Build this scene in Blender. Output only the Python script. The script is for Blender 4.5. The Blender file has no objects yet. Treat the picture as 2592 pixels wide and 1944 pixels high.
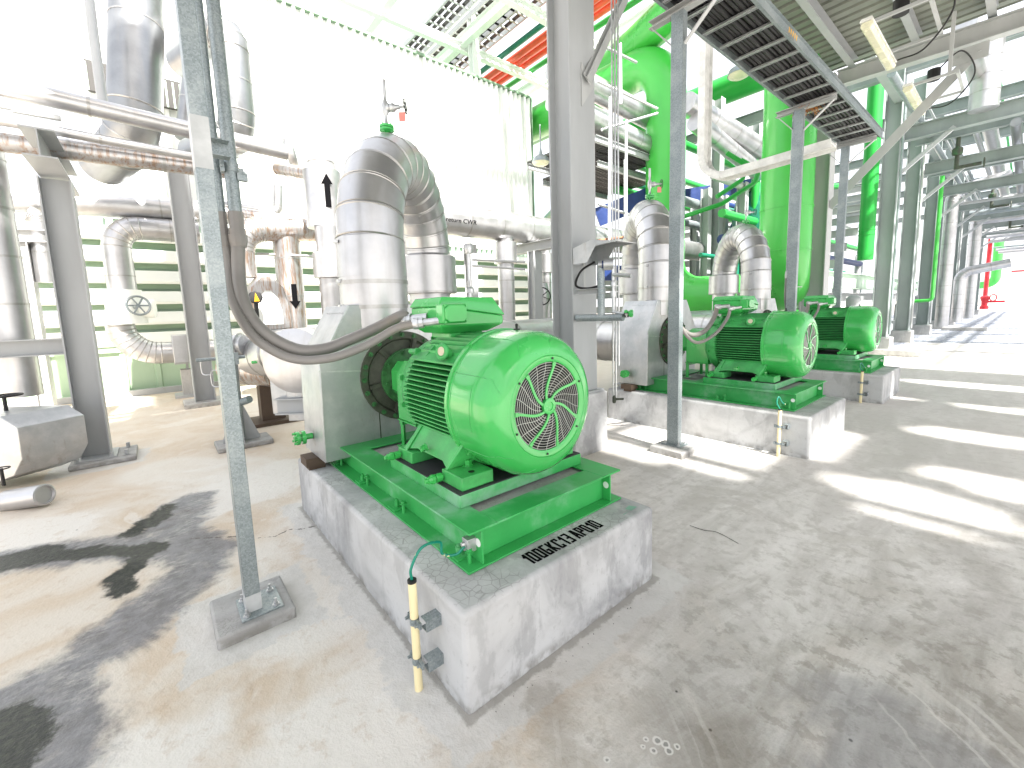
import bpy, bmesh, math, random
from mathutils import Vector, Matrix
random.seed(7)
S = bpy.context.scene
# ---------------------------------------------------------------- camera
YAW, PIT, ROL = math.radians(-50.1), math.radians(6.81), math.radians(1.83)
F, CX, CY, PW, PH = 1081., 1305., 915.3, 2592., 1944.
def cam_axes():
    ca, sa, cb, sb, cc, sc = math.cos(YAW), math.sin(YAW), math.cos(PIT), math.sin(PIT), math.cos(ROL), math.sin(ROL)
    f = Vector((sa*cb, ca*cb, -sb)); rt = Vector((ca, -sa, 0)); dn = f.cross(rt)
    return rt*cc+dn*sc, -rt*sc+dn*cc, f
RT, DN, FW = cam_axes()
EYE = Vector((0, 0, 1.5))
cd = bpy.data.cameras.new('camera'); cam = bpy.data.objects.new('camera', cd); S.collection.objects.link(cam)
cd.sensor_width = 36; cd.lens = F/PW*36; cd.clip_start = .02; cd.clip_end = 600
cd.shift_x = -(CX-PW/2)/PW; cd.shift_y = (CY-PH/2)/PW
cam.matrix_world = Matrix(((RT.x, -DN.x, -FW.x, 0), (RT.y, -DN.y, -FW.y, 0), (RT.z, -DN.z, -FW.z, 1.5), (0, 0, 0, 1)))
S.camera = cam
S.render.resolution_x = 1024; S.render.resolution_y = 768
# ---------------------------------------------------------------- light
SUN = Vector((.85, -.10, 1.)).normalized()
w = bpy.data.worlds.new('World'); S.world = w; w.use_nodes = True
wn = w.node_tree; wn.nodes.clear()
sky = wn.nodes.new('ShaderNodeTexSky'); sky.sky_type = 'NISHITA'; sky.sun_disc = False
sky.sun_elevation = math.asin(SUN.z); sky.sun_rotation = math.atan2(SUN.x, SUN.y)
sky.air_density = 1.0; sky.dust_density = 4.0; sky.ozone_density = .6
bg = wn.nodes.new('ShaderNodeBackground'); bg.inputs[1].default_value = .15
wo = wn.nodes.new('ShaderNodeOutputWorld')
wc = wn.nodes.new('ShaderNodeTexCoord'); cl = wn.nodes.new('ShaderNodeTexNoise'); cl.inputs['Scale'].default_value = 2.2; cl.inputs['Detail'].default_value = 6
wn.links.new(wc.outputs['Generated'], cl.inputs['Vector'])          # thin bright overcast over a hazy sky
cr = wn.nodes.new('ShaderNodeMapRange'); cr.inputs[1].default_value = .3; cr.inputs[2].default_value = .62; cr.inputs[3].default_value = .62; cr.inputs[4].default_value = .95
wn.links.new(cl.outputs[0], cr.inputs[0]); wm = wn.nodes.new('ShaderNodeMix'); wm.data_type = 'RGBA'
wn.links.new(cr.outputs[0], wm.inputs[0]); wn.links.new(sky.outputs[0], wm.inputs[6]); wm.inputs[7].default_value = (3.1, 3.12, 3.2, 1)
wn.links.new(wm.outputs[2], bg.inputs[0]); wn.links.new(bg.outputs[0], wo.inputs[0])
sl = bpy.data.lights.new('sun', 'SUN'); sl.energy = 5.0; sl.angle = math.radians(1.6); sl.color = (1, .96, .9)
so = bpy.data.objects.new('sun', sl); S.collection.objects.link(so)
so.rotation_euler = (-SUN).to_track_quat('-Z', 'Y').to_euler()
S.view_settings.view_transform = 'Standard'; S.view_settings.look = 'None'
S.view_settings.exposure = 2.0; S.view_settings.gamma = 1; S.view_settings.use_curve_mapping = False

# pixel (2212-wide view of the photo) -> point on a plane
def ray(x, y):
    x *= PW/2212; y *= PW/2212
    return RT*((x-CX)/F)+DN*((y-CY)/F)+FW
def at(x, y, X=None, Y=None, Z=None, D=None):
    d = ray(x, y)
    t = (X-0)/d.x if X is not None else (Y/d.y if Y is not None else ((Z-1.5)/d.z if Z is not None else D))
    return EYE+d*t

# ---------------------------------------------------------------- materials
class NT:
    def __init__(s, name):
        s.m = bpy.data.materials.new(name); s.m.use_nodes = True; s.t = s.m.node_tree; s.t.nodes.clear()
        s.out = s.t.nodes.new('ShaderNodeOutputMaterial'); s.b = s.t.nodes.new('ShaderNodeBsdfPrincipled')
        s.t.links.new(s.b.outputs[0], s.out.inputs[0])
        s.geo = None; s.tc = None
    def L(s, a, b): s.t.links.new(a, b)
    def pos(s):
        if not s.geo: s.geo = s.t.nodes.new('ShaderNodeNewGeometry').outputs['Position']
        return s.geo
    def obj(s):
        if not s.tc: s.tc = s.t.nodes.new('ShaderNodeTexCoord').outputs['Object']
        return s.tc
    def put(s, sock, v):
        if isinstance(v, (int, float)): sock.default_value = v
        elif isinstance(v, tuple): sock.default_value = v if len(v) == 4 or sock.type == 'VECTOR' else (*v, 1)
        else: s.L(v, sock)
    def ma(s, op, a, b=0., c=0., clamp=False):
        n = s.t.nodes.new('ShaderNodeMath'); n.operation = op; n.use_clamp = clamp
        s.put(n.inputs[0], a); s.put(n.inputs[1], b); s.put(n.inputs[2], c); return n.outputs[0]
    def noise(s, sc, det=4., rough=.55, vec=None, dist=0., sx=None):
        v = vec if vec is not None else s.obj()
        if sx:
            mp = s.t.nodes.new('ShaderNodeMapping'); s.L(v, mp.inputs[0])
            mp.inputs['Scale'].default_value = sx[:3]
            if len(sx) > 3: mp.inputs['Rotation'].default_value = (0, 0, sx[3])
            v = mp.outputs[0]
        n = s.t.nodes.new('ShaderNodeTexNoise'); s.L(v, n.inputs['Vector'])
        n.inputs['Scale'].default_value = sc; n.inputs['Detail'].default_value = det; n.inputs['Roughness'].default_value = rough
        n.inputs['Distortion'].default_value = dist
        return n.outputs[0]
    def vor(s, sc, feature='F1', vec=None, out=0):
        n = s.t.nodes.new('ShaderNodeTexVoronoi'); n.feature = feature; s.L(vec if vec is not None else s.obj(), n.inputs['Vector'])
        n.inputs['Scale'].default_value = sc; return n.outputs[out]
    def ss(s, v, lo, hi, a=0., b=1.):
        n = s.t.nodes.new('ShaderNodeMapRange'); n.interpolation_type = 'SMOOTHSTEP'
        s.put(n.inputs[0], v)
        for i, q in ((1, lo), (2, hi), (3, a), (4, b)): s.put(n.inputs[i], q)
        return n.outputs[0]
    def mix(s, f, a, b):
        n = s.t.nodes.new('ShaderNodeMix'); n.data_type = 'RGBA'; s.put(n.inputs[0], f); s.put(n.inputs[6], a); s.put(n.inputs[7], b)
        return n.outputs[2]
    def sep(s, v):
        n = s.t.nodes.new('ShaderNodeSeparateXYZ'); s.L(v, n.inputs[0]); return n.outputs
    def bump(s, h, dist=.01, st=.5):
        n = s.t.nodes.new('ShaderNodeBump'); n.inputs['Strength'].default_value = st; n.inputs['Distance'].default_value = dist
        s.L(h, n.inputs['Height']); s.L(n.outputs[0], s.b.inputs['Normal'])
    def fin(s, col, rough=.5, metal=0., coat=0., spec=.5):
        s.put(s.b.inputs['Base Color'], col); s.put(s.b.inputs['Roughness'], rough); s.put(s.b.inputs['Metallic'], metal)
        if coat: s.b.inputs['Coat Weight'].default_value = coat; s.b.inputs['Coat Roughness'].default_value = .08
        s.b.inputs['Specular IOR Level'].default_value = spec
        return s.m
def simple(name, col, rough=.5, metal=0., var=.18, sc=6., bump=0., coat=0., streak=False, dirt=None, dirtamt=.0):
    n = NT(name)
    f = n.noise(sc, 5., .6, sx=(1, 1, .25) if streak else None)
    dark = tuple(c*(1-var) for c in col); lite = tuple(min(1, c*(1+var*.6)) for c in col)
    c = n.mix(n.ss(f, .3, .7), dark, lite)
    if dirt:
        f2 = n.noise(sc*.5, 6., .65, sx=(1, 1, .2) if streak else None)
        c = n.mix(n.ss(f2, .52, .72, 0., dirtamt), c, dirt)
    if bump: n.bump(n.noise(sc*14, 3.), bump)
    return n.fin(c, n.ss(f, .2, .8, max(.02, rough-.07), rough+.1), metal, coat)
M = {}
M['green'] = simple('green_paint', (.045, .41, .085), .22, var=.1, sc=3, coat=.5)
M['green_rough'] = simple('green_cast_paint', (.05, .38, .095), .40, var=.25, sc=9, bump=.0015, dirt=(.12, .22, .12), dirtamt=.5)
M['green_dull'] = simple('green_frame_paint', (.035, .36, .085), .38, var=.15, sc=4, bump=.0006, dirt=(.24, .42, .31), dirtamt=.8)
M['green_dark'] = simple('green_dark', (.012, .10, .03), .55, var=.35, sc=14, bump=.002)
M['cast'] = simple('grimy_casting', (.055, .065, .045), .62, var=.45, sc=12, bump=.004, dirt=(.02, .13, .04), dirtamt=.8)
M['green_bolt'] = simple('green_black_iron', (.035, .15, .045), .45, var=.5, sc=20, bump=.002)
M['duct'] = simple('duct_green', (.055, .45, .06), .3, var=.08, sc=.8, coat=.3)
M['ductd'] = simple('duct_green_deep', (.015, .30, .04), .35, var=.1, sc=.8)
M['teal'] = simple('teal_green', (.01, .16, .10), .35)
M['mint'] = simple('pale_green_steel', (.42, .55, .44), .5, var=.08, sc=1.2)
M['steel'] = simple('grey_steel_paint', (.355, .37, .38), .45, var=.1, sc=2.5, bump=.0008, streak=True, dirt=(.33, .31, .27), dirtamt=.4)
M['steel_lt'] = simple('light_grey_steel_paint', (.40, .41, .41), .45, var=.1, sc=2.5, streak=True)
M['steel_far'] = simple('grey_green_steel', (.23, .265, .26), .5, var=.15, sc=1.5, streak=True)
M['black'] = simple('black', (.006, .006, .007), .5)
_n = NT('ink'); M['ink'] = _n.fin((.004, .004, .005), .9, spec=.08)
M['blue'] = simple('blue_panel', (.004, .025, .13), .4)
M['red'] = simple('red_paint', (.55, .02, .03), .35)
M['orange'] = simple('red_orange_pipe', (.75, .09, .04), .35, var=.1)
M['white'] = simple('white_paint', (.72, .72, .70), .5)
M['cream'] = simple('cream_pvc', (.80, .70, .42), .35, var=.08, sc=8, dirt=(.55, .33, .12), dirtamt=.5, streak=True)
M['rubber'] = simple('grey_conduit_rubber', (.20, .19, .18), .42, var=.12, sc=5, dirt=(.22, .16, .11), dirtamt=.5)
M['pad'] = simple('dark_shim', (.03, .03, .035), .7, bump=.001)
M['zinc'] = simple('zinc_fitting', (.55, .56, .57), .38, .8, var=.15, sc=30)
M['deck'] = simple('deck_sheet', (.23, .245, .21), .45, .1, var=.15, sc=1.5, streak=False)
M['lens'] = simple('lamp_cover', (.70, .68, .50), .25, var=.12, sc=5, dirt=(.35, .26, .12), dirtamt=.4)
M['patch'] = simple('touch_up_paint', (.46, .475, .48), .5)
M['trim'] = simple('green_trim', (.16, .26, .17), .6)
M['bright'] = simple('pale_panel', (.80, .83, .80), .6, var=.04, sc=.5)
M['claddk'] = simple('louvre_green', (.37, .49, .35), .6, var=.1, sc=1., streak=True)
M['nest'] = simple('dry_grass', (.42, .18, .05), .9)
M['earthwire'] = simple('green_wire', (.0, .20, .13), .35)
M['yellow'] = simple('yellow', (.85, .45, .02), .4)
M['brown'] = simple('rusty_brown', (.32, .15, .08), .8)
M['pink'] = simple('faded_red_tag', (.75, .25, .22), .6)
M['window'] = simple('dark_louvre', (.03, .028, .025), .5)
M['weld'] = simple('rust_bolt', (.10, .07, .05), .7, .3)

def clad_mat(name, rust=.0, col=(.54, .54, .55)):
    n = NT(name)
    f = n.noise(3., 5., .6); g = n.noise(9., 5., .6, sx=(1, 1, .08)); h = n.noise(60., 2., .5)
    c = n.mix(n.ss(f, .3, .7), tuple(x*.8 for x in col), col)
    c = n.mix(n.ss(g, .5, .75, 0., .35), c, (.36, .34, .31))
    if rust:
        r = n.noise(20., 6., .75, sx=(1, 1, .12))
        c = n.mix(n.ss(r, .44, .62, 0., rust), c, (.33, .22, .15))
    n.bump(n.noise(2.2, 3.), .012, .35)
    return n.fin(c, n.ss(f, .2, .8, .3, .44), .88)
M['clad'] = clad_mat('aluminium_cladding'); M['clad_dark'] = clad_mat('shaded_cladding', 0., (.32, .33, .34)); M['clad_rust'] = clad_mat('rust_streaked_cladding', .9)  # middle one is plain cladding darkened to stand for shade on tall ducts
n = NT('sheet_box'); f = n.noise(4., 6., .65); g = n.noise(1.3, 4.)
c = n.mix(n.ss(f, .35, .7), (.38, .40, .415), (.52, .53, .54)); c = n.mix(n.ss(g, .5, .7, 0, .5), c, (.55, .50, .45)); c = n.mix(n.ss(n.noise(10., 6., .75, sx=(1, 1, .3)), .56, .68, 0, .35), c, (.25, .20, .16))
n.bump(n.noise(70., 2.), .0015); M['sheet'] = n.fin(c, .38, .6)
n = NT('band'); M['band'] = n.fin(n.mix(n.noise(20.), (.28, .27, .25), (.5, .5, .5)), .35, .85)
n = NT('galvanised'); v = n.vor(150., out=1); sv = n.sep(v); f = n.noise(5., 4.)
c = n.mix(n.ma('MULTIPLY', sv[0], .6), (.19, .225, .235), (.37, .415, .43)); c = n.mix(n.ss(f, .45, .7, 0, .35), c, (.46, .49, .49))
M['galv'] = n.fin(c, n.ma('ADD', n.ma('MULTIPLY', sv[1], .15), .36), .45)

def concrete(name, base, lite, warm, sc=1.):
    n = NT(name); f = n.noise(2.2*sc, 7., .62, dist=.6); g = n.noise(7.*sc, 7., .65, sx=(1, 1, .4)); h = n.noise(.8*sc, 4.)
    c = n.mix(n.ss(f, .36, .64), base, lite)
    c = n.mix(n.ss(g, .52, .62, 0, .45), c, tuple(x*.68 for x in base)); c = n.mix(n.ss(n.noise(26.*sc, 6., .75), .55, .68, 0, .35), c, tuple(x*.55 for x in base))
    vs_ = n.noise(9.*sc, 6., .8, sx=(1, 1, .06)); c = n.mix(n.ss(vs_, .60, .66, 0, .25), c, tuple(x*.6 for x in base)); c = n.mix(n.ss(h, .45, .7, 0, .5), c, warm)
    cr = n.vor(22.*sc, 'DISTANCE_TO_EDGE'); nrm = n.sep(n.t.nodes.new('ShaderNodeNewGeometry').outputs['Normal'])
    crm = n.ma('MULTIPLY', n.ss(cr, .02, .05, 1., 0.), n.ss(n.noise(1.7*sc, 3.), .5, .62, 0., .45))
    crm = n.ma('MULTIPLY', crm, n.ss(nrm[2], .7, .9))
    c = n.mix(crm, c, (.16, .15, .14))
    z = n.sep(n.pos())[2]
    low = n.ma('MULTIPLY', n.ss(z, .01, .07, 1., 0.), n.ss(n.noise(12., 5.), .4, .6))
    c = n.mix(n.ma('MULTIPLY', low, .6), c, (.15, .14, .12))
    n.bump(n.ma('ADD', n.noise(9.*sc, 8., .7), n.ma('MULTIPLY', g, .6)), .012, .35)
    return n.fin(c, .78)
M['plinth'] = concrete('plinth_concrete', (.31, .315, .325), (.52, .53, .54), (.48, .475, .46))
M['footing'] = concrete('footing_concrete', (.30, .30, .295), (.38, .38, .38), (.34, .33, .31), 2.)
M['kerb'] = concrete('kerb_concrete', (.36, .355, .34), (.46, .455, .44), (.40, .37, .33))

# ground: one slab with stains, patches and trowel marks in world coordinates
RINGS = [(*at(x, y, Z=0)[:2], r) for x, y, r in ((1395, 1597, .007), (1420, 1600, .013), (1438, 1608, .012), (1412, 1622, .009), (1445, 1622, .011), (1388, 1612, .006), (1462, 1612, .008), (1310, 1640, .008))]
def ground_mat():
    n = NT('ground_concrete'); P = n.pos(); s3 = n.sep(P); x, y = s3[0], s3[1]
    big = n.noise(.55, 5., .55, P, .8); mid = n.noise(1.9, 7., .62, P, .7); fine = n.noise(11., 7., .7, P); vf = n.noise(60., 4., .7, P)
    streak = n.noise(3.2, 7., .7, P, .5, sx=(1., .28, 1, -.35))
    warp = n.ma('MULTIPLY', n.ma('SUBTRACT', mid, .5), .7)
    wf = n.ma('ADD', warp, n.ma('MULTIPLY', n.ma('SUBTRACT', fine, .5), .30))
    # tone: warm tan on the left of the plinths, grey on the walkway side
    near = n.ma('MINIMUM', n.ma('ADD', x, 1.15), n.ma('MULTIPLY', n.ma('SUBTRACT', n.ma('MULTIPLY_ADD', x, 1.3, 3.9), y), .6))
    side = n.ss(n.ma('ADD', near, n.ma('MULTIPLY', n.ma('SUBTRACT', mid, .5), 2.2)), -.25, 1.0)
    lane = n.ss(n.ma('ADD', n.ma('MULTIPLY', y, .8), x), -.6, .5)
    tan = n.mix(n.ss(mid, .36, .6), (.50, .415, .32), (.56, .515, .45)); tan = n.mix(n.ss(big, .53, .60), tan, (.62, .60, .56)); tan = n.mix(n.ss(fine, .54, .64, 0, .3), tan, (.40, .30, .21)); tan = n.mix(n.ss(mid, .34, .40, .5, 0), tan, (.66, .655, .63))
    pink = n.mix(n.ss(streak, .38, .64), (.49, .472, .455), (.64, .62, .605)); pink = n.mix(n.ss(fine, .48, .62, 0, .45), pink, (.35, .33, .31)); pink = n.mix(n.ss(mid, .54, .60, 0, .5), pink, (.41, .39, .365)); tan = n.mix(lane, tan, pink)
    grey = n.mix(n.ss(streak, .36, .66), (.29, .275, .25), (.54, .53, .51)); grey = n.mix(n.ss(mid, .5, .68, 0, .6), grey, (.56, .525, .49))
    grey = n.mix(n.ss(fine, .50, .60, 0., .5), grey, (.19, .175, .15)); grey = n.mix(n.ss(mid, .36, .44, .6, 0), grey, (.22, .21, .195))
    c = n.mix(side, tan, grey)
    # far lane a little paler and smoother
    c = n.mix(n.ss(y, 3.0, 6., 0, .5), c, (.50, .48, .46))
    c = n.mix(n.ss(n.ma('SUBTRACT', -4.2, x), .0, 2., 0., .45), c, (.60, .50, .40))
    def boxd(cx, cy, hx, hy):
        a = n.ma('SUBTRACT', n.ma('ABSOLUTE', n.ma('SUBTRACT', x, cx)), hx); b = n.ma('SUBTRACT', n.ma('ABSOLUTE', n.ma('SUBTRACT', y, cy)), hy)
        return n.ma('MAXIMUM', a, b)
    def caps(pts, r):
        best = None
        for (ax, ay), (bx, by) in zip(pts[:-1], pts[1:]):
            dx, dy = bx-ax, by-ay; L2 = dx*dx+dy*dy
            px, py = n.ma('SUBTRACT', x, ax), n.ma('SUBTRACT', y, ay)
            h = n.ma('MULTIPLY_ADD', px, dx/L2, n.ma('MULTIPLY', py, dy/L2), clamp=True)
            qx = n.ma('MULTIPLY_ADD', h, -dx, px); qy = n.ma('MULTIPLY_ADD', h, -dy, py)
            d = n.ma('SQRT', n.ma('ADD', n.ma('MULTIPLY', qx, qx), n.ma('MULTIPLY', qy, qy)))
            best = d if best is None else n.ma('MINIMUM', best, d)
        return n.ma('SUBTRACT', best, r)
    # pale mortar skirts
    for b, wd in ((boxd(-2.41, 1.366, 1.19, .62), .13), (boxd(-2.45, .24, .2, .18), .10), (boxd(-6.36, -.58, .2, .25), .12), (boxd(-2.41, 5.25, 1.19, .62), .05)):
        d = n.ma('ADD', b, n.ma('MULTIPLY', wf, .45))
        c = n.mix(n.ss(d, wd, wd+.025, .75, 0.), c, n.mix(n.ss(fine, .3, .7), (.47, .47, .455), (.58, .58, .57)))
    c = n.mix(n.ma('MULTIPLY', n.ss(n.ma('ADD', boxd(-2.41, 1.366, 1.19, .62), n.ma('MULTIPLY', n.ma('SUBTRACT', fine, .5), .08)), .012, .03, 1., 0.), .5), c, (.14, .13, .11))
    # big pale dried puddles on the left
    d = n.ma('ADD', caps([(-5.6, -.1), (-5.0, .5), (-4.5, .6)], .35), n.ma('MULTIPLY', warp, .8)); c = n.mix(n.ss(d, -.05, .12, .55, 0), c, (.66, .65, .61))
    # wet grey band, then black mossy core
    wn_ = n.ma('MULTIPLY', wf, .62)
    g1 = n.ma('ADD', caps([(-4.3, -1.5), (-4.05, -.64), (-3.75, -.25), (-3.5, .0)], .17), wn_)
    g2 = n.ma('ADD', caps([(-4.45, .1), (-4.1, -.02), (-3.55, -.05), (-3.25, .12), (-2.9, -.12), (-2.62, -.38), (-2.35, -.62), (-2.1, -.9)], .15), wn_)
    g3 = n.ma('ADD', caps([(-2.5, -.55), (-2.15, -.5), (-1.8, -.55)], .22), wn_)
    ga = n.ma('MINIMUM', g1, n.ma('MINIMUM', g2, g3))
    grit = n.ma('MULTIPLY', n.ss(n.noise(28., 6., .8, P, sx=(1., .45, 1, .6)), .42, .66), n.ss(n.noise(3.5, 4., .6, P), .42, .62, .15, 1.))
    wet = n.mix(grit, n.mix(n.ss(fine, .35, .65), (.05, .056, .075), (.13, .14, .165)), (.30, .30, .29))
    c = n.mix(n.ss(ga, -.04, .08, .86, 0.), c, wet)
    k1 = n.ma('ADD', n.ma('MINIMUM', caps([(-4.2, -1.4), (-4.08, -.75)], .15), caps([(-4.08, -.75), (-3.82, -.42), (-3.62, -.15)], .07)), n.ma('MULTIPLY', wf, .42))
    k2 = n.ma('ADD', caps([(-3.62, -.18), (-3.35, -.30), (-3.18, -.30)], .06), n.ma('MULTIPLY', wf, .42))
    k3 = n.ma('ADD', caps([(-4.4, -.05), (-4.22, -.12), (-4.05, -.28)], .05), n.ma('MULTIPLY', wf, .42))
    k4 = n.ma('ADD', caps([(-2.32, -.60), (-2.05, -.66), (-1.9, -.7)], .15), n.ma('MULTIPLY', wf, .7))
    kk = n.ma('MINIMUM', n.ma('MINIMUM', k1, k2), n.ma('MINIMUM', k3, k4))
    mossy = n.mix(n.ss(n.noise(35., 5., .7, P), .4, .7), (.005, .006, .005), (.035, .042, .025))
    c = n.mix(n.ss(kk, -.015, .03, 1., 0.), c, mossy)
    # hairline cracks
    cr = caps([(-3.62, .04), (-3.5, .2), (-3.42, .3)], -.0)
    cr2 = caps([(-3.3, .40), (-3.24, .49), (-3.28, .58), (-3.22, .66), (-3.2, .74)], .0)
    cw = n.ma('MULTIPLY', n.ma('SUBTRACT', n.noise(30., 3., .6, P), .5), .05)
    c = n.mix(n.ss(n.ma('ADD', n.ma('MINIMUM', cr, cr2), cw), .002, .006, .85, 0.), c, (.05, .04, .035))
    # dark specks, oily patches, trowel arcs
    sp = n.vor(5.5, vec=P); spn = n.noise(2.3, 2., .5, P)
    c = n.mix(n.ma('MULTIPLY', n.ss(sp, .02, .045, 1., 0.), n.ss(spn, .5, .56)), c, (.04, .035, .04))
    ol = n.ma('ADD', caps([(-.62, 1.35), (-.42, 1.2), (-.2, 1.1)], .12), n.ma('MULTIPLY', wf, .9)); c = n.mix(n.ss(ol, -.05, .12, .45, 0.), c, (.14, .12, .09))
    ol = n.ma('ADD', caps([(-.15, 1.7), (.1, 1.6)], .25), n.ma('MULTIPLY', wf, 1.)); c = n.mix(n.ss(ol, -.05, .2, .5, 0.), c, (.17, .17, .18))
    ol = n.ma('ADD', caps([(-1.05, 1.0), (-.85, .9)], .06), n.ma('MULTIPLY', wf, .8)); c = n.mix(n.ss(ol, -.03, .06, .35, 0.), c, (.16, .13, .09))
    for qx_, qy_, r_ in RINGS:
        d_ = n.ma('SQRT', n.ma('ADD', n.ma('POWER', n.ma('ADD', x, n.ma('SUBTRACT', n.ma('MULTIPLY', fine, .02), qx_+.01)), 2.), n.ma('POWER', n.ma('ADD', y, n.ma('SUBTRACT', n.ma('MULTIPLY', vf, .012), qy_+.006)), 2.)))
        c = n.mix(n.ss(d_, r_*.55, r_*.75, .55, 0.), c, (.12, .13, .13)); c = n.mix(n.ss(n.ma('ABSOLUTE', n.ma('SUBTRACT', d_, r_)), .0015, .005, .75, 0.), c, (.62, .61, .58))
    rr = n.ma('SQRT', n.ma('ADD', n.ma('POWER', n.ma('SUBTRACT', x, -1.3), 2.), n.ma('POWER', n.ma('SUBTRACT', y, .55), 2.)))
    arc = n.t.nodes.new('ShaderNodeTexNoise'); arc.noise_dimensions = '1D'; arc.inputs['Scale'].default_value = 26.; arc.inputs['Detail'].default_value = 5.
    n.L(n.ma('ADD', rr, n.ma('MULTIPLY', warp, .15)), arc.inputs['W'])
    am = n.ma('MULTIPLY', n.ss(arc.outputs[0], .56, .66), n.ma('MULTIPLY', n.ss(n.noise(.9, 3., .5, P), .48, .6), side))
    c = n.mix(n.ma('MULTIPLY', am, .45), c, (.62, .60, .57))
    h = n.ma('ADD', n.ma('MULTIPLY', fine, .7), n.ma('ADD', n.ma('MULTIPLY', mid, 1.2), n.ma('MULTIPLY', vf, .25)))
    n.bump(h, .02, .6)
    wetm = n.ss(ga, -.05, .05, 1., 0.)
    return n.fin(c, n.ma('SUBTRACT', n.ss(mid, .3, .7, .72, .6), n.ma('MULTIPLY', wetm, .2)))
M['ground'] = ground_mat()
n = NT('gravel'); v = n.vor(18., out=1, vec=n.pos()); e = n.vor(18., out=0, vec=n.pos()); sv = n.sep(v)
c = n.mix(sv[0], (.10, .12, .17), (.42, .44, .48)); n.bump(n.ss(e, 0., .5, 1., 0.), .03, 1.); M['gravel'] = n.fin(c, .8)
n = NT('wire_two_tone'); z = n.noise(30.); M['wire2'] = n.fin(n.mix(n.ss(z, .60, .66), (0, .20, .13), (.75, .72, .40)), .4)

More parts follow.
